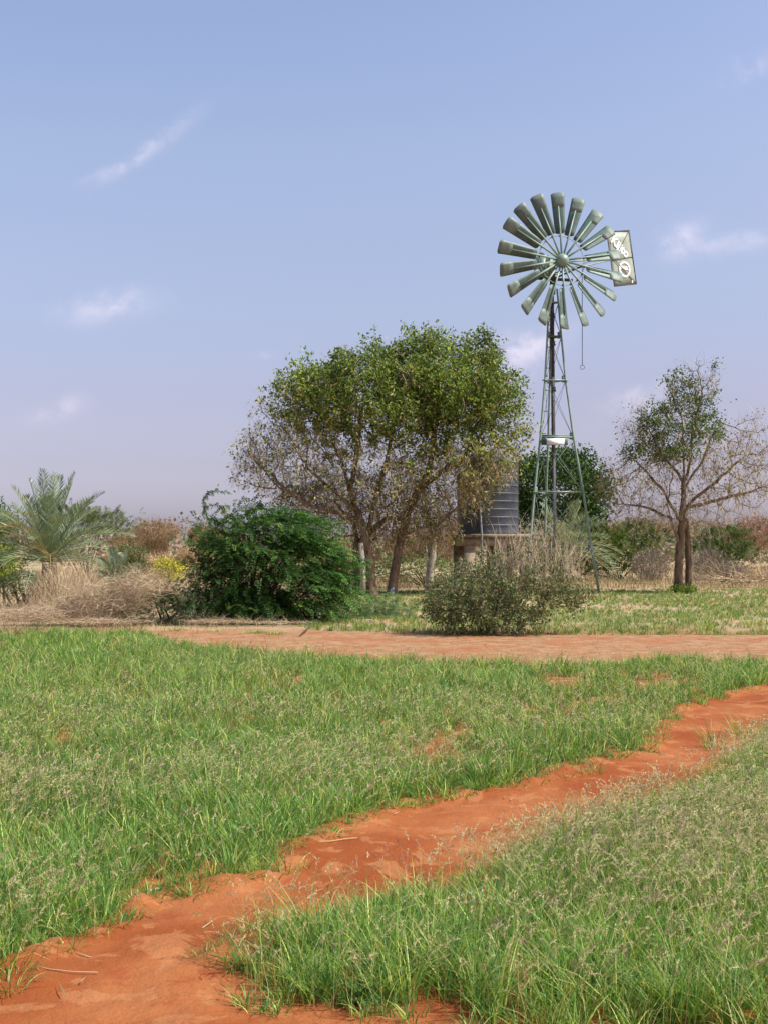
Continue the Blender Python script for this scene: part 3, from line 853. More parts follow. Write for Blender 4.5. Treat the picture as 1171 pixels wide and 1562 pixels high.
for b_ in range(18):
    jit = random.uniform(-0.022, 0.022); bendk = random.uniform(-0.02, 0.025)
    phi = R(91.5 + 20 * b_) + jit
    rr_ = math.cos(phi) * uu + math.sin(phi) * vv; tt = -math.sin(phi) * uu + math.cos(phi) * vv
    def plate(r0, r1, w0, w1, lift, nr=8, nc=7, rc=0.06):
        Pg = np.zeros((nr, nc, 3))
        for a in range(nr):
            s_ = a / (nr - 1); r_ = r0 + (r1 - r0) * s_
            tw = R(34) - R(8) * (r_ - 1.0) / 1.6 + jit
            cdir = tt * math.cos(tw) - axx * math.sin(tw); nrmv = axx * math.cos(tw) + tt * math.sin(tw)
            wv = w0 + (w1 - w0) * s_
            for c in range(nc):
                e = c / (nc - 1) * 2 - 1
                cut = 0.0
                if rc and a == nr - 1: cut = rc * max(0, abs(e) - 0.6) / 0.4
                if rc and a == 0: cut = -rc * max(0, abs(e) - 0.6) / 0.4
                Pg[a, c] = H - axx * 0.06 + rr_ * (r_ - cut) + cdir * e * wv / 2 - nrmv * (0.035 * e * e - 0.02) * (1.0) + nrmv * bendk * (s_ ** 3) * (1 + e) + nrmv * lift * 1.0
        return Pg
    m_ = MB(); sheet(m_, plate(1.03, 2.58, 0.37, 0.52, -0.03), 0.005); bl = m_.build('blade', M['greendark'], wp, smooth=False)
    m_ = MB(); sheet(m_, plate(2.04, 2.60, 0.468, 0.525, -0.022, nr=4), 0.005); m_.build('tip_plate', M['greenpale'], bl)
    tw = R(30); nv = axx * math.cos(tw) + tt * math.sin(tw)
    m_ = MB(); tube(m_, [H - axx * 0.03 + rr_ * 0.18, H - axx * 0.02 + rr_ * 1.02 + nv * 0.02, H - axx * 0.06 + rr_ * 2.06 + nv * 0.03], [0.042, 0.036, 0.026], 6); m_.build('spoke', M['green'], bl, smooth=True)
    m_ = MB(); c = H - axx * 0.04 + rr_ * RING; box(m_, c, 0.08, 0.07, 0.06, (rr_, tt, axx)); m_.build('clamp', M['darksteel'], bl)
# tail
dA = np.array([math.cos(R(34)), math.sin(R(34)), 0]); a11 = R(11)
Vc = W(947, 394, D0 + 1.85)
e1 = dA * math.cos(a11) + np.array([0, 0, 1]) * math.sin(a11); e2 = -dA * math.sin(a11) + np.array([0, 0, 1]) * math.cos(a11)
e3 = nrm(np.cross(e1, e2))    # normal towards the viewer
if e3[1] > 0: e3 = -e3
VW, VH = 1.26, 2.14
def vp(a, b, l=0.0): return Vc + e1 * a + e2 * b + e3 * l
g_ = np.linspace(-1, 1, 7)
Pg = np.array([[vp(a * VW / 2, b * VH / 2, 0.012 * math.sin(3 * a + 2 * b)) for b in g_] for a in g_])
m_ = MB(); sheet(m_, Pg, 0.006); vane = m_.build('tail_vane', M['vane'], wp, smooth=False)
m_ = MB()
cs = [vp(-VW / 2, -VH / 2, .02), vp(VW / 2, -VH / 2, .02), vp(VW / 2, VH / 2, .02), vp(-VW / 2, VH / 2, .02)]
for a, b in zip(cs, cs[1:] + cs[:1]): beam(m_, a, b, 0.024, 0.024)
m_.build('vane_frame', M['rust'], vane)
root_ = vp(-VW / 2 + 0.2, -0.02, .03)
for tgt in (vp(VW / 2, 0.02, .03), cs[2], cs[1]):
    m_ = MB(); beam(m_, root_, tgt, 0.018, 0.018); m_.build('vane_brace', M['rust'], vane)
for (s0, s1) in (((0, 0, .55), (0, 0, 0)), ((0, 0, .95), (0, 0, .05))):
    m_ = MB(); tube(m_, [Tt + np.array(s0), root_ + np.array(s1)], 0.03, 6); m_.build('tail_arm', M['green'], wp)
m_ = MB(); tube(m_, [Tt + np.array([0, 0, .45]), vp(-VW / 2 + .1, .25, .02)], 0.012, 5); m_.build('tail_stay', M['darksteel'], wp)

def text_mesh(s_, size):
    c = bpy.data.curves.new('lettering_curve', 'FONT'); c.body = s_; c.size = size; c.align_x = 'CENTER'; c.align_y = 'CENTER'; c.offset = size * 0.035
    o_ = bpy.data.objects.new('lettering_source', c); COL.objects.link(o_)
    bpy.context.view_layer.update()
    me = bpy.data.meshes.new_from_object(o_.evaluated_get(bpy.context.evaluated_depsgraph_get()))
    v = np.zeros(len(me.vertices) * 3); me.vertices.foreach_get('co', v); v = v.reshape(-1, 3)
    f_ = [tuple(p.vertices) for p in me.polygons]
    bpy.data.objects.remove(o_); bpy.data.curves.remove(c); bpy.data.meshes.remove(me)
    return v, f_
def lettering(s_, size, ca, cb, ang, parent, name='lettering', sx=1.0):
    v, f_ = text_mesh(s_, size); c, q = math.cos(ang), math.sin(ang)
    P_ = [vp(ca + (x * sx * c - y * q), cb + (x * sx * q + y * c), 0.028) for x, y, _ in v]
    m_ = MB(); tr = [t for f in f_ for t in [(f[0], f[k], f[k + 1]) for k in range(1, len(f) - 1)]]
    m_.add(P_, tr); m_.build(name, M['white'], parent)
lettering('Kijito', 0.48, -0.02, 0.44, R(-42), vane, sx=1.0)
m_ = MB(); nt_ = 28; ca, cb = 0.08, -0.44
ths = np.arange(nt_ * 4) * 2 * math.pi / (nt_ * 4)
ro = np.where((np.arange(nt_ * 4) % 4) < 2, 0.335, 0.29)
v = [vp(ca + r_ * math.cos(t), cb + r_ * math.sin(t), .028) for r_, t in zip(ro, ths)] + [vp(ca + 0.235 * math.cos(t), cb + 0.235 * math.sin(t), .028) for t in ths]
N_ = nt_ * 4; m_.add(v, None, [(a, (a + 1) % N_, N_ + (a + 1) % N_, N_ + a) for a in range(N_)])
m_.build('gear_emblem', M['white'], vane)
lettering('BHEL', 0.19, 0.08, -0.40, R(-8), vane)
lettering('s', 0.22, 0.43, -0.93, R(-30), vane)
# furling lever, chain and pull ring
ch0 = W(887, 406, D0 - 0.2); 
m_ = MB(); beam(m_, Tt + np.array([0.1, -0.1, 0.35]), ch0, 0.05, 0.06); m_.build('furling_lever', M['rust'], wp)
zt, zb = ch0[2], zc(558)
nl = 100; m_ = MB()
for a in range(nl):
    zz = zt - (zt - zb) * a / nl; l_ = (zt - zb) / nl * 1.25
    ax_ = (np.array([1., 0, 0]), np.array([0, 1., 0])); k_ = a % 2
    box(m_, (ch0[0] + 0.01 * (a / nl), ch0[1], zz - l_ / 2), 0.028 if k_ else 0.012, 0.012 if k_ else 0.028, l_)
chn = m_.build('furling_chain', M['darksteel'], wp)
m_ = MB(); rc = np.array([ch0[0] + .01, ch0[1], zb - 0.085]); tube(m_, [rc + 0.08 * np.array([math.cos(a), 0.1 * math.cos(a), math.sin(a)]) for a in np.linspace(0, 2 * math.pi, 21)], 0.01, 5, caps=False); m_.build('pull_ring', M['darksteel'], wp)

# ------------------------------------------------------------------ water tank on its stand
DT = 43.5; sT = DT / F
cx_t = (743 - CX) * sT; zb_t = CH + (HY - 815) * sT; zt_t = CH + (HY - 703) * sT; rt = 46.5 * sT
tk = thing('water_tank', 'black ribbed plastic water tank standing on the concrete stand', 'water tank', (cx_t, DT, zb_t))
prof = [(0.001, 0), (rt - .03, 0), (rt, .04)]; nb = 9; hb_ = (zt_t - zb_t)
for i in range(nb):
    z0 = .05 + (hb_ - .12) * i / nb; z1 = .05 + (hb_ - .12) * (i + 1) / nb
    prof += [(rt, z0 + .02), (rt, z1 - .035), (rt + .022, z1 - .022), (rt + .022, z1 - .008), (rt - .012, z1)]
prof += [(rt - .06, hb_ - .02), (rt - .25, hb_ + .1), (rt * .45, hb_ + .24), (rt * .3, hb_ + .26), (rt * .3, hb_ + .26)]
m_ = MB(); lathe(m_, (cx_t, DT, zb_t), prof, 48); m_.build('tank_body', M['tank'], tk)
m_ = MB(); lathe(m_, (cx_t, DT, zb_t + hb_ + .26), [(rt * .3, 0), (rt * .32, .02), (rt * .32, .08), (rt * .2, .12), (.001, .13)], 24); m_.build('lid', M['tank'], tk)
m_ = MB(); tube(m_, [(cx_t - .40, DT - rt - .06, zb_t + .05), (cx_t - .40, DT - rt - .06, zb_t + hb_ * .5), (cx_t - .38, DT - rt - .04, zb_t + hb_ * .92)], 0.035, 8); m_.build('level_pipe', M['darksteel'], tk)
st_ = thing('tank_stand', 'rough concrete stand of pillars and slab under the black tank', 'tank stand', (cx_t, DT, 0))
m_ = MB(); box(m_, (cx_t + .03, DT, zb_t - .06), 2.75, 2.7, .12); m_.build('slab', M['concrete'], st_)
for yy in (-1.05, 1.05):
    m_ = MB(); box(m_, (cx_t + .03, DT + yy, zb_t - .122 - .15), 2.5, .25, .3); m_.build('beam', M['concrete'], st_)
for xx in (-.78, .42, 1.15):
    for yy in (-1.05, 1.05):
        m_ = MB(); z1 = zb_t - .425; box(m_, (cx_t + .03 + xx + (-.25 if yy > 0 else 0), DT + yy, (z1 - .1) / 2), .38 if xx < 0 else .24, .3, z1 + .1); m_.build('pillar', M['concrete'], st_)
pp = thing('standing_pipe', 'thin grey vertical pipe standing in front of the black tank', 'pipe', W(735, 905, 42))
pp['_base'] = tuple(np.array([(735 - CX) / F * 42, 42, 0])); pp.location = pp['_base']
m_ = MB(); b_ = np.array(pp['_base']); tube(m_, [b_ - [0, 0, .1], b_ + [-.02, 0, 2.2], W(727, 708, 42)], 0.034, 8); m_.build('pipe', M['steel'], pp, smooth=True)
m_ = MB(); tube(m_, [W(727, 712, 42), W(727, 705, 42)], 0.055, 8); m_.build('pipe_cap', M['steel'], pp)

# ------------------------------------------------------------------ trees
PXM = lambda D: F / D
def tree(name, label, cat, basepx, D, limbs, attrs, step, di, dk, tip, trunk_r, leafrule, ntw=3, twL=(0.3, 0.7), bark='bark', twc='twig', grav=0.0, flare=1.6, ex=2.4, group=None, bare=None, extra=0):
    b0 = np.array([(basepx - CX) / F * D, D, 0.0])
    t = thing(name, label, cat, b0, group)
    N, P = skeleton(limbs, attrs, step, di, dk, grav=grav)
    r_, tips = radii(N, P, tip, ex)
    r_ = tip * (r_ / tip) ** (math.log(trunk_r / tip) / math.log(r_.max() / tip))
    r_ = np.maximum(r_, tip * 0.8)
    r_ = r_ * (1 + (flare - 1) * np.exp(-np.clip(N[:, 2], 0, 9) / 0.22) * (r_ > 0.08))
    mt = MB(); mw = MB()
    thick = r_ > 0.022
    limb_mesh(mt, N, P, np.where(thick, r_, 0.0) + np.where(thick, 0, r_), thr=0.03)
    tr = mt.build('trunk', M[bark], t, smooth=True)
    src = np.nonzero((r_ < 0.03) & (P >= 0))[0]
    src = np.repeat(src, ntw + (np.round(extra * bare(N[src])).astype(int) if bare else 0)); n = len(src)
    d = nrm(N[src] - N[P[src]]); d = nrm(d + rng.normal(0, 0.75, (n, 3)) - np.array([0, 0, grav * 1.2]))
    L = rng.uniform(*twL, n)
    pts, dirs = twigs(N[src], d, L, 3, np.full(n, tip * 1.05), mw, None, grav=grav * 0.6, wob=.8)
    mw.build('twigs', M[twc], t)
    ml = MB(); leafrule(ml, pts, dirs, N, r_)
    if ml.n: ml.build('crown', M['leaf'], t)
    return t

GREEN1 = [(84, 108, 46), (102, 128, 54), (122, 144, 64), (70, 92, 42), (144, 156, 78)]
def barez(line):
    return lambda p: np.clip((line(p[:, 0]) - p[:, 2]) / .8 + .6, 0, 1)
def big_rule(green_line, dens=1.0, sparse=0.12):
    def f(ml, pts, dirs, N, r_):
        P_ = pts[:, 1:].reshape(-1, 3)
        g = np.clip((P_[:, 2] - green_line(P_[:, 0])) / 1.9 + .25 + 0.3 * GN2(P_[:, 0] * 2, P_[:, 2] * 2), 0, 1)
        gap = np.clip(.78 + .75 * GN2(P_[:, 0] * 1.1 + 9, P_[:, 2] * 1.3 + P_[:, 1]) , .12, 1)
        k = rng.random(len(P_)) < np.maximum(g * dens * gap * .66, sparse)
        C = P_[k]; gg = g[k]; m2 = np.where(gg > .3, 9, 2)
        C = np.repeat(C, m2, 0); gg = np.repeat(gg, m2); C = C + rng.normal(0, 0.085, C.shape); n = len(C)
        c = pick(GREEN1, n, [.3, .27, .18, .15, .10])
        y_ = pick([(172, 168, 98), (184, 168, 116), (152, 158, 84)], n) * 1.15
        c = c * (1.14 + .28 * GN2(C[:, 0] * .7 + 4, C[:, 2] * .9 - C[:, 1] * .6))[:, None].clip(.6, 1.7)
        br = (rng.random(n) < (0.6 - 0.52 * gg)) | (0.9 * GN1(C[:, 0] * 1.5 + 5, C[:, 2] * 1.5) + rng.normal(0, .4, n) > 1.95)
        c[br] = y_[br]
        leaves(ml, C, rng.uniform(0.07, 0.16, n), c, 0.5, 0.35)
    return f
DB = 41.0; q_ = 1 / PXM(DB)
def gl(pxs, pys, D):
    xs = [(p - CX) / F * D for p in pxs]; zs = [CH + (HY - p) / F * D for p in pys]
    return lambda x: np.interp(x, xs, zs)
gline = gl([390, 440, 500, 600, 700, 820], [600, 640, 665, 690, 705, 680], DB)
# left crown, trunk at 568
attA = np.concatenate([pell(800, 560, 610, 128, 68, DB, 2.3, .25), pell(300, 478, 625, 62, 60, DB, 1.8, .2), pell(680, 452, 700, 98, 66, DB, 1.9, .1), pell(260, 560, 720, 110, 60, DB, 2.0), pell(110, 400, 715, 42, 42, DB, 1.0), pell(90, 505, 775, 60, 22, DB, 1.2)] + [pell(14, a, b, c, c * .8, DB, .5) for a, b, c in ((438, 574, 12), (462, 560, 14), (518, 543, 16), (575, 535, 16), (605, 545, 20), (402, 622, 16), (378, 665, 16), (366, 735, 14), (420, 600, 14), (545, 552, 18), (385, 700, 20))])
LA = [(limb([(568, 912), (566, 880), (563, 850), (556, 815), (545, 780), (530, 735), (520, 700)], DB), -1),
      (limb([(558, 825), (566, 790), (575, 750), (590, 700), (600, 650)], DB, [0, .1, .3, .5, .6]), 'near'),
      (limb([(545, 780), (505, 745), (470, 715)], DB, [0, -.4, -.7]), 'near'),
      (limb([(535, 745), (545, 690), (550, 640)], DB, [0, -.3, -.5]), 'near'),
      (limb([(548, 790), (500, 780), (460, 765), (430, 740)], DB, [0, -.5, -.8, -1]), 'near'), (limb([(560, 835), (590, 800), (625, 770)], DB, [0, -.4, -.6]), 'near')]
tree('shade_tree', 'broad tree with bare lower twigs and green top left of the water tank', 'tree', 568, DB, LA, attA, 0.17, 1.2, 0.25, 0.0075, 0.165, big_rule(gline, 1.0, 0.11), ntw=3, twL=(0.3, 0.8), bare=barez(gline), extra=4)
# right crown, trunk at 597
DB2 = 41.6
gline2 = gl([590, 640, 700, 760, 820], [690, 690, 685, 690, 680], DB2)
attB = np.concatenate([pell(680, 690, 595, 84, 74, DB2, 2.1, .25), pell(200, 735, 615, 55, 52, DB2, 1.6, .2), pell(60, 738, 535, 18, 18, DB2, .6), pell(60, 765, 590, 20, 25, DB2, .6), pell(110, 645, 540, 40, 28, DB2, 1.2), pell(620, 700, 705, 100, 58, DB2, 1.9), pell(80, 650, 770, 60, 36, DB2, 1.2), pell(60, 780, 665, 26, 22, DB2, .8), pell(160, 708, 745, 40, 48, DB2 - .3, .9), pell(80, 660, 810, 50, 26, DB2, .9)] + [pell(14, a, b, c, c * .8, DB2, .5) for a, b, c in ((640, 514, 12), (662, 520, 14), (690, 528, 14), (742, 518, 10), (750, 545, 12), (783, 580, 10), (788, 615, 14), (802, 655, 10), (615, 545, 20), (600, 570, 24), (795, 690, 12))])
LB = [(limb([(597, 912), (600, 880), (606, 850), (612, 815), (622, 780), (640, 745), (660, 700)], DB2), -1),
      (limb([(640, 745), (672, 720), (705, 700), (735, 660)], DB2, [0, .2, .4, .5]), 'near'),
      (limb([(655, 710), (662, 660), (668, 610)], DB2, [0, -.2, -.3]), 'near'), (limb([(610, 825), (600, 790), (595, 740), (600, 700)], DB2, [0, .4, .6, .6]), 'near'),
      (limb([(612, 818), (640, 806), (668, 800), (700, 770)], DB2, [0, -.2, -.3, -.4]), 'near')]
tree('shade_tree', 'taller leaning tree whose green crown reaches above the water tank', 'tree', 597, DB2, LB, attB, 0.17, 1.2, 0.25, 0.0075, 0.16, big_rule(gline2, 1.0, 0.11), ntw=3, twL=(0.3, 0.8), bare=barez(gline2), extra=5)
# low tree behind the post, trunk at 545
DC = 41.8
attC = np.concatenate([pell(380, 550, 785, 95, 42, DC, 1.6), pell(160, 480, 760, 66, 32, DC, 1.3), pell(260, 620, 790, 75, 44, DC, 1.4), pell(120, 580, 735, 70, 30, DC, 1.2)])
LC = [(limb([(546, 912), (544, 870), (545, 830), (540, 800)], DC), -1), (limb([(545, 830), (570, 806), (590, 790)], DC, [0, .1, .1]), 'near')]
def low_rule(ml, pts, dirs, N, r_):
    P_ = pts[:, 1:].reshape(-1, 3); k = rng.random(len(P_)) < 0.34; C = np.repeat(P_[k], 4, 0); C = C + rng.normal(0, .07, C.shape); n = len(C)
    leaves(ml, C, rng.uniform(.05, .1, n), pick([(112, 112, 52), (132, 124, 66), (92, 100, 46), (148, 132, 84)], n), .5)
tree('shade_tree', 'short shaggy tree with low olive branches behind the wooden post', 'tree', 546, DC, LC, attC, 0.18, 1.4, 0.26, 0.007, 0.15, low_rule, ntw=5, twL=(0.3, 0.85), grav=.12)
# post beside the trunks
po = thing('wooden_post', 'pale weathered wooden post in front of the leftmost shade tree trunk', 'post', ((553 - CX) / F * 40.6, 40.6, 0))
m_ = MB(); pb = np.array(po['_base']); tube(m_, [pb - [0, 0, .1], pb + [.02, 0, 1.0], pb + [-.06, 0, CH + (HY - 828) / F * 40.6]], [.1, .09, .085], 8); m_.build('shaft', M['palebark'], po, smooth=True)

# sparse tree on the right with two trunks
DR = 43.7
attR = np.concatenate([pell(300, 1040, 690, 78, 72, DR, 1.8, .15), pell(130, 1050, 600, 38, 50, DR, .9), pell(150, 985, 660, 45, 45, DR, 1.2), pell(380, 1120, 715, 80, 64, DR, 1.9), pell(360, 970, 740, 66, 56, DR, 1.8), pell(220, 1060, 770, 110, 30, DR, 1.6), pell(60, 1150, 670, 28, 40, DR, .9), pell(30, 1080, 580, 18, 28, DR, .4), pell(70, 1190, 720, 50, 50, DR, 1.2), pell(20, 1075, 560, 8, 8, DR, .2), pell(20, 1028, 575, 10, 8, DR, .2)])
LR = [(limb([(1034, 905), (1034, 870), (1036, 835), (1040, 800), (1042, 760), (1042, 700), (1040, 640)], DR), -1),
      (limb([(1036, 830), (1022, 800), (1014, 770), (1018, 740)], DR, [0, -.2, -.3, -.3]), 'near'),
      (limb([(1042, 780), (1060, 758), (1090, 735), (1120, 705)], DR, [0, -.1, -.2, -.4]), 'near'),
      (limb([(1016, 790), (990, 775), (965, 770)], DR, [-.2, .1, .3]), 'near'),
      (limb([(1038, 800), (1005, 745), (965, 705)], DR, [0, -.3, -.5]), 'near'), (limb([(1042, 775), (1085, 765), (1140, 752)], DR, [0, .3, .5]), 'near'),
      (limb([(1042, 730), (1012, 695), (992, 655)], DR, [0, .2, .3]), 'near'), (limb([(1042, 745), (1075, 700), (1100, 640)], DR, [0, .3, .5]), 'near'),
      (limb([(1044, 740), (1056, 700), (1060, 650), (1075, 600)], DR, [0, .3, .4, .4]), 'near')]
def right_rule(ml, pts, dirs, N, r_):
    P_ = pts[:, 1:].reshape(-1, 3); X_ = P_[:, 0] / DR * F + CX; Y_ = HY - (P_[:, 2] - CH) / DR * F
    g = np.zeros(len(P_))
    for (cx_, cy_, rx, ry) in ((1042, 600, 20, 34), (1080, 625, 24, 34), (995, 655, 24, 32), (1062, 655, 40, 22), (960, 690, 14, 12), (1020, 690, 32, 16), (1028, 574, 16, 12), (1080, 556, 12, 10), (1000, 625, 22, 16)):
        g = np.maximum(g, np.exp(-(((X_ - cx_) / rx) ** 2 + ((Y_ - cy_) / ry) ** 2) ** 1.5))
    k = rng.random(len(P_)) < np.maximum((g * 0.62 - .05) * np.clip(.6 + .7 * GN2(P_[:, 0] * 1.6, P_[:, 2] * 1.6), .1, 1), 0.035 + 0.05 * (Y_ < 760)); C = P_[k]; gg = g[k]
    m2 = np.where(gg > .3, 8, 2); C = np.repeat(C, m2, 0); gg = np.repeat(gg, m2); C = C + rng.normal(0, .09, C.shape); n = len(C)
    c = pick([(76, 98, 46), (92, 114, 54), (112, 132, 62), (60, 82, 42)], n); y_ = pick([(140, 140, 84), (120, 122, 60)], n); b = gg < .25; c[b] = y_[b]
    leaves(ml, C, rng.uniform(.06, .12, n), c, .6, .2)
tr_ = tree('bare_branched_tree', 'half bare tree with twin trunks standing at the far right', 'tree', 1038, DR, LR, attR, 0.17, 1.3, 0.26, 0.0075, 0.16, right_rule, ntw=5, twL=(0.35, 0.95), grav=0.05)
m_ = MB(); pts = limb([(1049, 903), (1050, 860), (1048, 820), (1044, 785)], DR + .2); tube(m_, pts, np.linspace(.145, .10, len(pts)) * np.where(np.arange(len(pts)) == 0, 1.25, 1), 8); m_.build('trunk', M['bark'], tr_, smooth=True)
# hanging pale dead twigs
m_ = MB(); n = 60; P_ = pell(n, 1030, 790, 105, 16, DR, 1.4); d = nrm(np.stack([rng.normal(0, .6, n) + (P_[:, 0] - W(1040, 0, DR)[0]) * .3, rng.normal(0, .4, n), np.full(n, -.5)], 1))
twigs(P_, d, rng.uniform(.6, 1.6, n), 5, np.full(n, .011), m_, None, grav=.2, wob=.8); m_.build('hanging_twigs', M['palebark'], tr_, kind='stuff')
# sprouts at its foot
m_ = MB(); C = pell(500, 1042, 898, 22, 8, DR - .4, .5); leaves(m_, C, rng.uniform(.06, .13, 500), pick(GREEN1, 500), .6); m_.build('sprouts', M['leaf'], tr_)

# pale dead trunk behind
pd = thing('pale_tree', 'pale bare trunk standing between the shade trees and the tank', 'tree', ((655 - CX) / F * 47, 47, 0))
m_ = MB()
for path, r_ in (([(652, 900), (656, 860), (662, 820), (648, 780), (646, 740)], .17), ([(662, 825), (672, 790), (668, 760)], .1), ([(655, 850), (640, 820), (630, 790)], .06)):
    pts = limb(path, 47); tube(m_, pts, np.linspace(r_, r_ * .55, len(pts)), 7)
m_.build('trunk', M['palebark'], pd, smooth=True)
m_ = MB(); n = 160; P_ = pell(n, 655, 770, 40, 45, 47, .8); twigs(P_, rng.normal(size=(n, 3)), rng.uniform(.4, 1.0, n), 4, np.full(n, .012), m_, None); m_.build('twigs', M['twig'], pd)

# leafy shrub / tree masses --------------------------------------------------
def bush(name, label, cat, D, basepx, blobs, nleaf, size, pal, palp=None, stems=12, aspect=.55, flat=.2, stemmat='darktwig', clump=0.16, group=None, ntwig=400, twr=0.006, leafmat='leaf', basey=None, shell=.55, perclump=28, droop=0.0):
    """blobs: (px, py, rx, ry, depth_m, weight)"""
    b0 = np.array([(basepx - CX) / F * D, D, 0.0]); t = thing(name, label, cat, b0, group)
    wts = np.array([b[5] for b in blobs], float); wts /= wts.sum()
    nc = max(4, nleaf // perclump)
    C = []
    for b, w_ in zip(blobs, wts):
        C.append(pell(max(2, int(nc * w_)), b[0], b[1], b[2], b[3], D, b[4], shell))
    C = np.concatenate(C); C[:, 2] = np.maximum(C[:, 2], .05)
    ms = MB()
    if stems:
        idx = rng.choice(len(C), min(len(C), stems + ntwig // 3), replace=False)
        for i in idx[:stems]:
            a = b0 + np.array([rng.normal(0, .12), rng.normal(0, .1), 0]); e = C[i]; mid = a * .45 + e * .55 + rng.normal(0, .12, 3) + np.array([0, 0, .1]); mid[2] = max(mid[2], .05)
            q2 = a * .8 + mid * .2; tube(ms, [a, (a + mid) / 2 + rng.normal(0, .04, 3), mid, (mid + e) / 2 + rng.normal(0, .05, 3), e], np.linspace(.03, .008, 5) * (1 + (b[3] / F * D) * .4), 5, caps=False)
        j = idx[rng.integers(0, len(idx), ntwig)]; n = ntwig
        d = C[j] - (b0 + np.array([0, 0, .3])); p0 = C[j] - nrm(d) * .25
        twigs(p0, nrm(d) + rng.normal(0, .5, (n, 3)), rng.uniform(.25, .7, n), 3, np.full(n, twr), ms)
        ms.build('stems', M[stemmat], t)
    m_ = MB(); Cc = np.repeat(C, perclump, 0); Cc = Cc + rng.normal(0, clump, Cc.shape) * np.array([1.25, 1.25, .75]); Cc[:, 2] = np.maximum(Cc[:, 2], .02); n = len(Cc)
    cl_ = np.repeat(rng.uniform(.82, 1.2, len(C)), perclump)[:, None]
    leaves(m_, Cc, rng.uniform(size * .65, size * 1.25, n), pick(pal, n, palp) * cl_, aspect, flat, droop=droop)
    m_.build('foliage', M[leafmat], t)
    return t

# dark tree behind the tower
bush('leafy_tree', 'dense dark green tree behind the tower and right of the tank', 'tree', 60, 850,
     [(850, 740, 72, 52, 2.6, 3), (800, 735, 32, 42, 1.5, 1), (900, 760, 26, 40, 1.5, 1), (840, 800, 70, 35, 2.2, 1.2), (868, 712, 38, 26, 1.6, .8), (770, 760, 30, 40, 1.5, .6)],
     15000, .2, [(50, 76, 34), (64, 92, 40), (80, 106, 46), (42, 64, 32)], clump=.3, flat=.3, stems=16, ntwig=160, twr=.012)
# front sparse scrub bush
DS = 23.0
tS = thing('scrub_bush', 'large twiggy grey green scrub bush on the far side of the dirt track', 'bush', ((752 - CX) / F * DS, DS, 0))
attS = np.concatenate([pell(330, 725, 905, 78, 52, DS, 1.0, .2), pell(130, 690, 925, 45, 40, DS, .8), pell(240, 800, 880, 72, 62, DS, 1.0), pell(90, 862, 908, 48, 20, DS, .6), pell(130, 770, 940, 70, 28, DS, .9), pell(70, 820, 835, 48, 26, DS, .5)])
attS = attS[attS[:, 2] > .06]
bS = [W(px, 968, DS) for px in (735, 750, 765, 715, 785, 690)]
LS = []
for b_, tp in zip(bS, [(700, 880), (770, 860), (830, 870), (668, 920), (850, 905), (720, 850)]):
    b_[2] = -.02; e = W(*tp, DS); LS.append(([b_ + (e - b_) * s_ + np.array([0, rng.normal(0, .05), .12 * math.sin(3 * s_)]) for s_ in np.linspace(0, .55, 5)], -1))
N, P = skeleton(LS, attS, .09, .9, .14, noise=.5)
r_, _ = radii(N, P, .0035, 2.3); r_ = np.minimum(r_, .035)
m_ = MB(); limb_mesh(m_, N, P, r_, 5, 3, .012); m_.build('stems', M['darktwig'], tS)
src = np.nonzero(r_ < .012)[0]; src = np.repeat(src[P[src] >= 0], 2); n = len(src)
m_ = MB(); d = nrm(nrm(N[src] - N[P[src]]) + rng.normal(0, .6, (n, 3)) + np.array([0, 0, .25])); pts, _d = twigs(N[src], d, rng.uniform(.1, .32, n), 3, np.full(n, .0032), m_, None); m_.build('twigs', M['twig'], tS)
P_ = pts[:, 1:].reshape(-1, 3); Yp = HY - (P_[:, 2] - CH) / DS * F
dens = np.clip((Yp - 830) / 70, .10, 1.0) * (.75 + .3 * GN2(P_[:, 0] * 3, P_[:, 2] * 3)); k = rng.random(len(P_)) < dens
C = np.repeat(P_[k], 6, 0); C = C + rng.normal(0, .04, C.shape); C[:, 2] = np.maximum(C[:, 2], .02); n = len(C)
m_ = MB(); leaves(m_, C, rng.uniform(.035, .07, n), 1.2 * pick([(98, 112, 72), (116, 126, 86), (86, 100, 66), (140, 136, 100), (146, 124, 100), (74, 94, 66)], n, [.24, .2, .2, .12, .08, .16]), .6, .1); m_.build('foliage', M['leaf'], tS)

m_ = MB(); n = 260; P0 = pell(n, 815, 868, 78, 40, DS, .8); d = nrm(np.stack([rng.normal(.15, .35, n), rng.normal(0, .3, n), np.ones(n)], 1)); sp, _d = twigs(P0, d, rng.uniform(.35, .95, n), 5, np.full(n, .006), m_, None, wob=.5); m_.build('dead_shoots', M['twig'], tS)
# dense feathery green bush
DG = 27.0
tG = thing('feathery_bush', 'big dense dark green feathery bush beside the dirt track left of centre', 'bush', ((400 - CX) / F * DG, DG, 0))
m_ = MB(); ms = MB()
nodes = []; KB = 1.5
for (px, py, rx, ry, dm, nn_) in ((402, 848, 80, 68, 1.25, 60), (358, 880, 48, 52, 1.0, 32), (455, 870, 62, 58, 1.0, 44), (350, 832, 26, 34, .8, 14), (430, 810, 60, 34, .9, 26), (380, 925, 75, 22, 1.1, 26), (470, 925, 48, 20, .9, 16), (500, 870, 28, 46, .7, 18), (334, 905, 18, 34, .7, 8)):
    nodes.append(pell(int(nn_ * KB), px, py, rx, ry, DG, dm, .6))
nodes = np.concatenate(nodes); nodes[:, 2] = np.maximum(nodes[:, 2], .12)
b0 = W(385, 945, DG); b0[2] = 0
cen = W(400, 880, DG)
greens = [(54, 86, 40), (66, 102, 48), (84, 120, 54), (46, 74, 38), (112, 144, 66)]
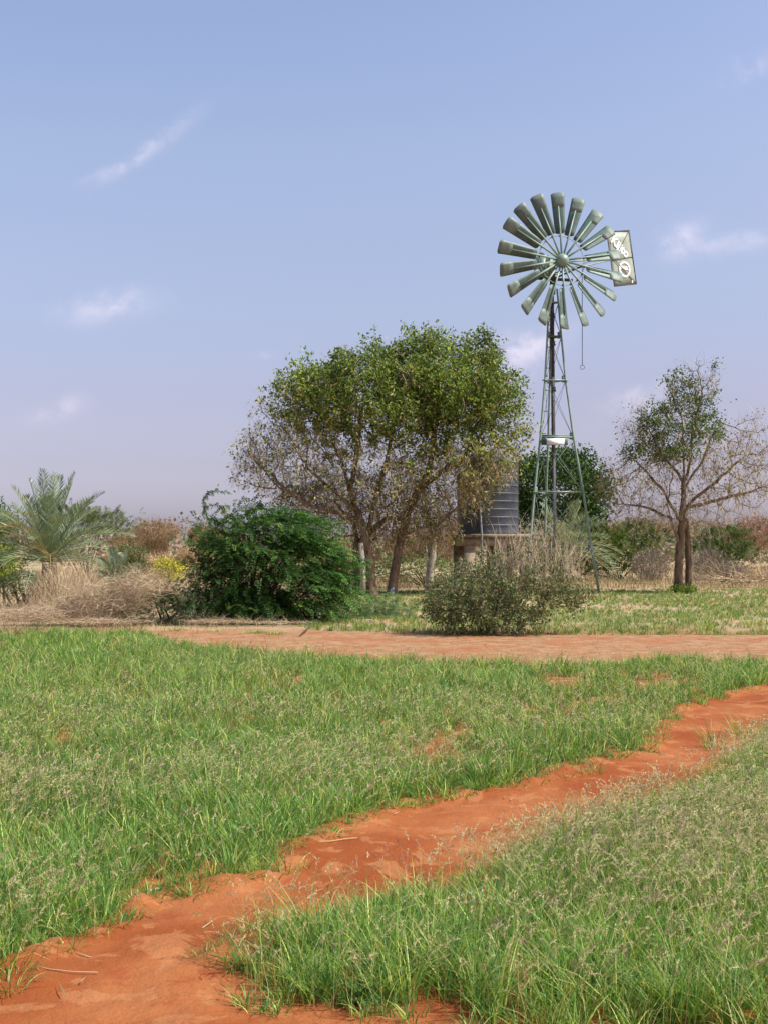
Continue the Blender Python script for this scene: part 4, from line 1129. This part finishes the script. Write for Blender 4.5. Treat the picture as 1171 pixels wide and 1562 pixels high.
for nd_ in nodes:
    # each bough: flat layered shelf leaning out and down to the right
    n = 18; ns_ = rng.normal(0, 1, (n, 3)) * np.array([.30, .26, .045]); ns_[:, 2] -= .34 * ns_[:, 0]
    P0 = nd_ + ns_; P0[:, 2] = np.maximum(P0[:, 2], .06)
    outv = nrm(nd_ - cen) * np.array([1, 1, .4]); d = nrm(outv + np.array([.45, -.1, .05]) + rng.normal(0, .4, (n, 3)))
    cc = pick(greens, n, [.28, .28, .18, .18, .08]) * rng.uniform(.85, 1.15)
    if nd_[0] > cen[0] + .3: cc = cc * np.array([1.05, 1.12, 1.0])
    sprays(m_, P0, d, rng.uniform(.15, .42, n), 7, .075, .032, cc, .35)
for i in rng.choice(len(nodes), 46, replace=False):
    e = nodes[i]; a = b0 + np.array([rng.normal(0, .2), rng.normal(0, .15), 0]); mid = (a * .5 + e * .5) + rng.normal(0, .12, 3); mid[2] = max(mid[2], .05)
    tube(ms, [a, (a + mid) / 2, mid, (mid + e) / 2 + [0, 0, .04], e], np.linspace(.028, .006, 5), 5, caps=False)
# the thin whip with leaflets standing off its upper left
whip = [W(322, 800, DG), W(312, 778, DG), W(311, 762, DG), W(318, 752, DG), W(330, 748, DG), W(350, 752, DG)]
tube(ms, whip, [.012, .01, .008, .007, .006, .004], 4)
whip2 = [W(314, 772, DG), W(330, 770, DG), W(350, 773, DG)]; tube(ms, whip2, .005, 4)
wpts = np.concatenate([np.linspace(a, b, 8) for a, b in list(zip(whip[:-1], whip[1:])) + list(zip(whip2[:-1], whip2[1:]))])
wpts = np.repeat(wpts, 2, 0); sprays(m_, wpts, rng.normal(size=(len(wpts), 3)) + [.4, 0, -.2], np.full(len(wpts), .08), 5, .045, .02, pick(greens, len(wpts)), .3)
m_.build('foliage', M['leaf'], tG); ms.build('stems', M['darktwig'], tG)

def feather(name, label, D, basepx, blobs, cols, L=(.12, .26), ll=.05, lw=.018, nper=12, group=None, cat='bush', dirb=(0, 0, .2), npair=8, stems=10):
    b0 = np.array([(basepx - CX) / F * D, D, 0.]); t = thing(name, label, cat, b0, group); m_ = MB(); ms = MB(); alln = []
    for (px, py, rx, ry, dm, nn_) in blobs: alln.append(pell(nn_, px, py, rx, ry, D, dm, .5))
    nd = np.concatenate(alln); nd[:, 2] = np.maximum(nd[:, 2], .06)
    P0 = np.repeat(nd, nper, 0); P0 = P0 + rng.normal(0, 1, P0.shape) * np.array([.22, .22, .07]) * (D / 27); P0[:, 2] = np.maximum(P0[:, 2], .04); n = len(P0)
    d = nrm(P0 - (b0 + [0, 0, .2])) + rng.normal(0, .5, (n, 3)) + np.array(dirb)
    sprays(m_, P0, d, rng.uniform(*L, n) * D / 27, npair, ll * D / 27, lw * D / 27, pick(cols, n), .35); m_.build('foliage', M['leaf'], t)
    for i in rng.choice(len(nd), min(stems, len(nd)), replace=False):
        e = nd[i]; a = b0 + [rng.normal(0, .1), 0, 0]; mid = (a + e) / 2 + rng.normal(0, .1, 3); mid[2] = max(.04, mid[2]); tube(ms, [a, mid, e], [.03, .018, .008], 5, caps=False)
    ms.build('stems', M['darktwig'], t); return t
feather('creeping_bush', 'low sprawling dark green bush at the left foot of the big feathery bush', 26.2, 255, [(240, 925, 55, 18, .7, 44), (285, 915, 30, 24, .6, 30), (200, 938, 28, 9, .5, 14)], [(58, 88, 58), (72, 104, 66), (88, 118, 74), (48, 74, 52)], nper=12)
feather('creeping_bush', 'grey green low weeds between the feathery bush and the scrub bush', 29, 560, [(545, 930, 50, 12, .8, 40), (600, 925, 40, 12, .8, 26)], [(92, 116, 76), (112, 134, 92), (78, 100, 66), (130, 146, 108)], nper=11)
feather('feathery_bush', 'low feathery green bush behind the sparse tree at far right', 62, 1105, [(1105, 832, 36, 28, 1.4, 80), (1085, 845, 30, 20, 1.2, 40), (1125, 855, 20, 18, 1, 20)], [(70, 96, 50), (84, 108, 58), (58, 80, 44), (110, 116, 72)], nper=7, lw=.026, npair=6)
feather('feathery_bush', 'wide bright green thicket bush just right of the tower foot', 60, 945, [(930, 842, 45, 36, 1.8, 105), (975, 832, 40, 34, 1.6, 75), (905, 858, 25, 26, 1.2, 30)], [(66, 92, 44), (80, 104, 48), (96, 116, 56), (54, 76, 38), (116, 120, 70)], nper=8, lw=.026, npair=6)
feather('creeping_bush', 'low olive thicket seen between the shade trunks and the tank', 50, 650, [(640, 865, 42, 20, 1.3, 44), (700, 880, 32, 20, 1.0, 26), (615, 880, 20, 16, .8, 14)], [(92, 112, 56), (110, 126, 64), (76, 96, 50)], nper=10, npair=6)
feather('feathery_bush', 'flat topped green acacia spreading behind the left palm', 60, 130, [(150, 798, 48, 12, 2.0, 54), (110, 790, 40, 12, 1.6, 30), (165, 812, 26, 8, 1.2, 12)], [(98, 112, 74), (84, 100, 64), (112, 124, 84)], nper=10, cat='tree', npair=6)

bush('leafy_tree', 'mid green bushy tree cut off by the left edge behind the palm', 'tree', 50, 0,
     [(0, 800, 30, 28, 1.5, 2), (-30, 795, 40, 40, 1.6, 2), (18, 845, 16, 25, 1, .6)], 4200, .13, [(74, 104, 48), (92, 122, 54), (60, 88, 44)], clump=.2, stems=8, ntwig=60)
bush('leafy_shrub', 'yellow green shrub at the left edge below the palm', 'shrub', 36, 4, [(4, 862, 20, 26, .6, 1), (-20, 860, 24, 30, .6, 1)], 2200, .1, [(130, 152, 48), (110, 134, 44), (150, 166, 60)], clump=.12, stems=6, ntwig=60)
bush('leafy_shrub', 'small bright yellow leaved shrub between the brush and the feathery bush', 'shrub', 38, 260, [(260, 873, 19, 17, .4, 1), (252, 862, 12, 8, .3, .5)], 1500, .075, [(196, 190, 62), (172, 176, 60), (214, 204, 84), (140, 156, 56)], clump=.1, stems=8, ntwig=70)
bush('leafy_shrub', 'dull olive shrub in the dry brush right of the left palm', 'shrub', 38, 203, [(203, 845, 22, 18, .5, 1), (206, 868, 18, 16, .5, .6)], 2000, .08, [(96, 108, 60), (112, 120, 70), (82, 94, 54)], clump=.11, stems=8, ntwig=70)
bush('leafy_shrub', 'grey green shrub low in front of the left palm fronds', 'shrub', 32, 40, [(34, 892, 30, 20, .7, 1), (62, 896, 18, 14, .5, .5)], 3000, .06, [(98, 112, 82), (116, 128, 96), (84, 98, 70)], clump=.1, stems=14, ntwig=160, twr=.004)
bush('leafy_shrub', 'leafy yellow green bush just right of the feathery bush behind the post', 'shrub', 44, 515, [(512, 862, 16, 16, .5, 1), (520, 895, 20, 12, .5, .6)], 1400, .1, [(150, 158, 60), (120, 136, 56), (96, 116, 50)], clump=.13, stems=6, ntwig=50)

# dry twiggy bushes
def twiggy(name, label, D, basepx, blobs, ntw, cols, rad_=.006, L=(.4, 1.0), group=None, cat='bush', nl=0, lcol=None, up=.5):
    b0 = np.array([(basepx - CX) / F * D, D, 0.]); t = thing(name, label, cat, b0, group); m_ = MB()
    for (px, py, rx, ry, dm, wt) in blobs:
        n = int(ntw * wt); C = pell(n, px, py, rx, ry, D, dm, .2); C[:, 2] = np.maximum(C[:, 2], .03)
        root = W(px, py + ry, D); root[2] = max(root[2] - .1, 0)
        d = nrm(nrm(C - root) + rng.normal(0, .35, (n, 3)) + [0, 0, up * .4]); s0 = C - d * .2; s0[:, 2] = np.maximum(s0[:, 2], .01)
        twigs(s0, d, rng.uniform(*L, n), 3, np.full(n, rad_), m_, pick(cols, n), wob=.7, k=2 if D > 45 else 3)
    m_.build('stems', M['dry'], t)
    if nl:
        ml = MB(); b = blobs[0]; C = np.concatenate([pell(int(nl / len(blobs)), *b[:4], D, b[4], .3) for b in blobs]); C[:, 2] = np.maximum(C[:, 2], .02)
        leaves(ml, C, rng.uniform(.05, .12, len(C)) * D / 40, pick(lcol, len(C)), .5); ml.build('foliage', M['leaf'], t)
    return t
BROWN = [(170, 146, 120), (150, 124, 100), (188, 164, 136), (134, 110, 90)]
GREYB = [(150, 138, 126), (134, 122, 112), (168, 154, 140), (120, 108, 98)]
twiggy('dry_bush', 'grey leafless bush left of the twin trunked tree', 55, 992, [(992, 862, 30, 26, 1.1, 1)], 1500, GREYB, .008, (.3, .7), nl=500, lcol=GREYB)
twiggy('dry_bush', 'grey leafless bush right of the twin trunked tree', 55, 1085, [(1082, 862, 36, 26, 1.2, 1), (1125, 875, 20, 14, .8, .3)], 1500, GREYB, .008, (.3, .7), nl=600, lcol=GREYB)
twiggy('dry_bush', 'round brown thorn tree on the left skyline', 85, 238, [(240, 812, 36, 17, 2.4, 1), (238, 835, 20, 14, 1.5, .5)], 1500, BROWN, .014, (.5, 1.3), nl=1600, lcol=[(150, 130, 104), (130, 118, 84), (162, 144, 116)], cat='tree')
twiggy('dry_bush', 'rusty brown scrub bush at the far right edge', 75, 1160, [(1150, 815, 34, 28, 2.0, 1), (1120, 825, 24, 20, 1.4, .6)], 1600, [(168, 132, 112), (150, 116, 98), (184, 150, 126)], .012, (.5, 1.2), nl=1400, lcol=[(158, 126, 104), (140, 116, 88)])
twiggy('dry_bush', 'low tawny bush under the brown thorn tree at left', 70, 290, [(300, 850, 30, 16, 1.5, 1), (190, 850, 30, 14, 1.5, 1), (250, 862, 40, 14, 1.5, 1)], 1100, [(190, 160, 126), (172, 142, 112), (204, 178, 142)], .011, (.4, 1.0), nl=1000, lcol=[(176, 150, 112), (150, 136, 90)])
twiggy('dry_bush', 'tan reedy bush in front of the right edge thicket', 58, 1140, [(1150, 880, 40, 10, 1.2, 1)], 700, [(196, 168, 130), (176, 148, 114)], .008, (.3, .8))
# dead brush
DRYP = [(216, 194, 160), (196, 172, 138), (230, 212, 180), (170, 146, 118), (150, 128, 106)]
def brush(name, label, D, blobs, n0, r_=.005, L=(.4, 1.2), flatness=.2):
    m_ = MB()
    for (px, py, rx, ry, dm, wt) in blobs:
        n = int(n0 * wt); C = pell(n, px, py, rx, ry, D, dm); C[:, 2] = np.maximum(C[:, 2], .03)
        d = nrm(rng.normal(size=(n, 3)) * [1, .7, flatness] + [0, 0, .1]); twigs(C, d, rng.uniform(*L, n), 4, np.full(n, r_) * rng.uniform(.6, 1.6, n), m_, pick(DRYP, n), wob=.9)
    v = np.concatenate(m_.v); v[:, 2] = np.maximum(v[:, 2], .01); m_.v = [v]; m_.c = [np.concatenate(m_.c)]
    o = m_.build(name, M['dry'], kind='stuff'); tag(o, label, 'dead brush'); return o
twiggy('dry_bush', 'pale straw coloured upright dead bush in front of the left palm', 27.5, 95, [(92, 895, 42, 30, .8, 1), (128, 885, 26, 28, .6, .5), (70, 905, 30, 20, .6, .5)], 700, DRYP, .0045, (.25, .75), up=1.4)
brush('brush_pile', 'heap of dead thorny branches beside the grass field on the left', 25.6, [(165, 915, 70, 26, .8, 1.0), (120, 935, 70, 12, .7, .6), (220, 890, 50, 20, .8, .4), (60, 935, 60, 9, .5, .4)], 1500, .004, (.25, .8), .35)
brush('brush_litter', 'grey brown twig litter along the field edge at far left', 24.4, [(40, 938, 60, 10, .6, 1.0), (-60, 935, 60, 14, .8, .8), (150, 948, 90, 4, .4, .5)], 800, .0035, (.15, .5), .12)
brush('brush_litter', 'cut twigs scattered at the foot of the feathery bush', 25.4, [(330, 948, 60, 3, .35, 1.0), (420, 950, 60, 2, .3, .6)], 380, .0035, (.12, .4), .1)
brush('dead_branches', 'fallen pale branches lying on dry grass at the far right', 50, [(1130, 886, 45, 3, .6, 1.0)], 90, .02, (.8, 2.2), .08)

# palms ---------------------------------------------------------------------
def palm(label, c, D_, nfr, L, cols, group, lean=0.0, trunk=1.0, seed=1, leafl=.34, elev=(8, 86)):
    rg = np.random.default_rng(seed)
    t = thing('date_palm', label, 'palm', (c[0], c[1], 0), group)
    m_ = MB(); tube(m_, [(c[0], c[1], -.1), (c[0], c[1], c[2] * .5), (c[0], c[1], c[2])], [.28, .24, .2], 9); m_.build('trunk', M['bark'], t)
    for i in range(nfr):
        m_ = MB(); az = i * 2.39996 + rg.uniform(-.2, .2); el = R(elev[0] + (elev[1] - elev[0]) * (i / nfr) ** .9 + rg.uniform(-5, 5)); l_ = L * rg.uniform(.82, 1.1) * (.8 + .2 * math.sin(el))
        hx = np.array([math.cos(az), math.sin(az), 0]); s_ = np.linspace(0, 1, 12); bend = .50 * math.cos(el) + .10
        rib = c + hx * (l_ * math.cos(el) * s_)[:, None] + np.array([0, 0, 1.]) * (l_ * math.sin(el) * s_ - bend * l_ * s_ ** 2.1)[:, None]
        rib[:, 2] = np.maximum(rib[:, 2], .04)
        base_c = np.array(lin(*cols[rg.integers(len(cols))])) * rg.uniform(.88, 1.12)
        tube(m_, rib, np.linspace(.022, .005, 12), 4, col=base_c * 1.15, caps=False)
        nl = 40; ss = np.linspace(.14, .99, nl); Cc = np.stack([np.interp(ss, s_, rib[:, k]) for k in range(3)], 1); tg = nrm(np.gradient(Cc, axis=0))
        sd = nrm(np.cross(tg, [0, 0, 1.])); upv = np.cross(sd, tg)
        for sg in (-1, 1):
            ll = leafl * (np.sin(np.clip(ss * 1.05, 0, 1) * math.pi) ** .5 * .7 + .35) * rg.uniform(.85, 1.1, nl)
            d = nrm(sd * sg * .72 + upv * .42 + tg * .75 + rg.normal(0, .09, (nl, 3)))
            wv = nrm(np.cross(d, upv + rg.normal(0, .3, (nl, 3)))) * .014
            tip = Cc + d * ll[:, None]; mid = Cc + d * (ll * .4)[:, None]
            V_ = np.stack([Cc, mid + wv, tip, mid - wv], 1).reshape(-1, 3)
            cc = base_c * rg.uniform(.85, 1.18, (nl, 1))
            m_.add(V_, None, np.arange(nl * 4).reshape(-1, 4), np.repeat(cc, 4, 0))
        m_.build('frond', M['palm'], t)
    return t
pcn = W(76, 858, 33.5)
palm('grey green date palm with a fountain of fronds near the left edge', pcn, 33.5, 56, 3.3, [(156, 176, 138), (138, 158, 118), (172, 188, 150), (124, 146, 104), (176, 164, 122)], None, seed=4, leafl=.40, elev=(12, 84))
pcn = W(862, 842, 54)
palm('date palm with arching fronds seen through the wind pump tower legs', pcn, 54, 40, 3.4, [(160, 176, 134), (144, 160, 118), (178, 188, 148), (130, 146, 108)], None, seed=9, leafl=.5, elev=(4, 72))
pcn = W(178, 885, 33)
palm('young drooping grey palm fronds in the brush right of the left palm', pcn, 33, 16, 1.25, [(160, 176, 146), (144, 162, 130)], None, seed=12, leafl=.24, elev=(20, 78))

# distant country -------------------------------------------------------------
mb = MB(); n = 30000
x = rng.uniform(-62, 72, n); y = rng.uniform(105, 175, n)
hf = sines(51, 8, .03, .16)
hh = np.clip(3.4 + 1.1 * hf(x, y) + .6 * GN3(x, y), 1.2, 6)
z = hh * rng.random(n) ** .8  # far scrub
cc = pick([(150, 134, 112), (132, 120, 98), (118, 120, 88), (164, 146, 122), (142, 122, 106)], n)
C = np.stack([x, y, z], 1)
leaves(mb, C, rng.uniform(.3, .6, n), cc, .8, .2)
o = mb.build('distant_scrub', M['dry'], kind='stuff'); tag(o, 'hazy brown scrubland filling the horizon behind everything', 'scrubland')
thk = [('dry_bush', 'distant tawny bush left of the brown thorn tree on the skyline', 95, 190, [(195, 828, 34, 10, 2, 1)]), ('dry_bush', 'distant brown flat topped tree beside the feathery bush top', 100, 310, [(312, 815, 26, 13, 2.2, 1), (340, 822, 30, 12, 2, .8)]),
       ('dry_bush', 'distant brown scrub seen right of the tree trunk pair', 90, 1060, [(1060, 808, 60, 14, 3, 1.4), (980, 805, 50, 14, 3, 1)]), ('dry_bush', 'distant olive brown bush behind the green thicket near the tower', 90, 900, [(900, 812, 50, 14, 3, 1.2)]),
       ('dry_bush', 'reddish dry thicket seen between the shade trees and the tank', 58, 690, [(690, 825, 45, 34, 1.6, 1.6), (620, 830, 40, 26, 1.6, 1), (540, 850, 40, 24, 1.4, .8)])]
for nm, lb, D_, bp_, bl_ in thk:
    twiggy(nm, lb, D_, bp_, bl_, 900, [(158, 132, 112), (140, 116, 98), (176, 148, 124)], .015, (.5, 1.3), nl=1500, lcol=[(146, 126, 100), (128, 118, 84), (160, 138, 110)])
bush('leafy_tree', 'low olive tree line behind the shade tree trunks', 'tree', 66, 560, [(560, 850, 60, 26, 1.6, 1), (470, 845, 60, 26, 1.6, .8), (740, 855, 60, 22, 1.6, .7)], 5200, .17, [(96, 108, 60), (112, 118, 72), (84, 96, 54)], clump=.3, stems=8, ntwig=60)

wx, wy = G(548, 1534)
bw = thing('broadleaf_weed', 'small broad leaved weed at the near front corner of the right hand grass', 'weed', (wx, wy, 0))
m_ = MB(); n = 60; az = rng.uniform(0, 6.28, n); rr2 = rng.uniform(.02, .07, n); C = np.stack([wx + np.cos(az) * rr2, wy + np.sin(az) * rr2, rng.uniform(.02, .09, n)], 1)
leaves(m_, C, rng.uniform(.03, .05, n), pick([(84, 118, 56), (98, 130, 62)], n), .5, .6, d=np.stack([np.cos(az), np.sin(az), np.full(n, .3)], 1)); m_.build('foliage', M['leaf'], bw)
m_ = MB(); twigs(np.repeat([[wx, wy, 0.0]], 14, 0), np.stack([np.cos(az[:14]), np.sin(az[:14]), np.full(14, 1.)], 1), np.full(14, .13), 3, np.full(14, .0025), m_, pick([(120, 140, 70)], 14)); m_.build('stems', M['dry'], bw)
# small things ----------------------------------------------------------------
x, y = G(398, 951); m_ = MB()
rs = np.random.default_rng(3); k = 8; rings = []
for (zz, rr_) in ((0, .075), (.05, .085), (.1, .06), (.135, .025)):
    rings.append([(x + rr_ * rs.uniform(.75, 1.2) * math.cos(a), y + rr_ * .8 * rs.uniform(.75, 1.2) * math.sin(a), zz + rs.uniform(-.01, .01)) for a in np.arange(k) * 2 * math.pi / k])
v = [p for r0 in rings for p in r0] + [(x, y, .145)]
q = [(r0 * k + a, r0 * k + (a + 1) % k, (r0 + 1) * k + (a + 1) % k, (r0 + 1) * k + a) for r0 in range(3) for a in range(k)]
m_.add(v, [(24 + a, 24 + (a + 1) % k, 32) for a in range(k)], q); o = m_.build('pale_rock', M['stone']); tag(o, 'small cream coloured rock lying before the feathery bush', 'rock')
m_ = MB(); a = np.array([*G(458, 972), .03]); b = np.array([*G(478, 962), .17]); tube(m_, [a, (a + b) / 2 + [0.02, 0, .01], b], [.018, .016, .011], 6); o = m_.build('stick', M['darktwig']); tag(o, 'dark stick lying on the red track before the feathery bush', 'stick')
def stalk(pts, r_, label):
    m_ = MB(); P_ = [np.array([*G(px, py), z]) for px, py, z in pts]; tube(m_, P_, np.linspace(r_, r_ * .5, len(P_)), 5, col=np.array(lin(222, 196, 140))); o = m_.build('dry_stalk', M['dry']); tag(o, label, 'dry stalk')
stalk([(448, 1302, .03), (470, 1296, .045), (505, 1294, .04), (528, 1290, .04), (545, 1288, .038)], .0045, 'longest pale dry stalk lying across the red path by the left grass')
stalk([(48, 1482, .03), (75, 1494, .04), (110, 1496, .036), (150, 1497, .036)], .003, 'thin curved dry stalk on the red path at the lower left')
stalk([(1000, 1150, .05), (1010, 1158, .04), (1022, 1160, .036)], .004, 'short dry stalk on the far bend of the red path')
m_ = MB(); c = W(598, 908, 40.9); 
g_ = np.linspace(-1, 1, 6); Pg = np.array([[c + np.array([a * .06, .02 * math.sin(5 * b + 2 * a), b * .13 + .03 * math.sin(4 * a)]) for b in g_] for a in g_]); Pg[..., 2] -= Pg[..., 2].min() - .01
sheet(m_, Pg, .006); o = m_.build('blue_rag', M['blue']); tag(o, 'faded blue rag at the foot of the right shade tree trunk', 'rag')

S_tot = sum(STATS.values())
print('TRIS', S_tot, sorted(STATS.items(), key=lambda a: -a[1])[:14])
for o in bpy.data.objects:
    if '_base' in o: del o['_base']
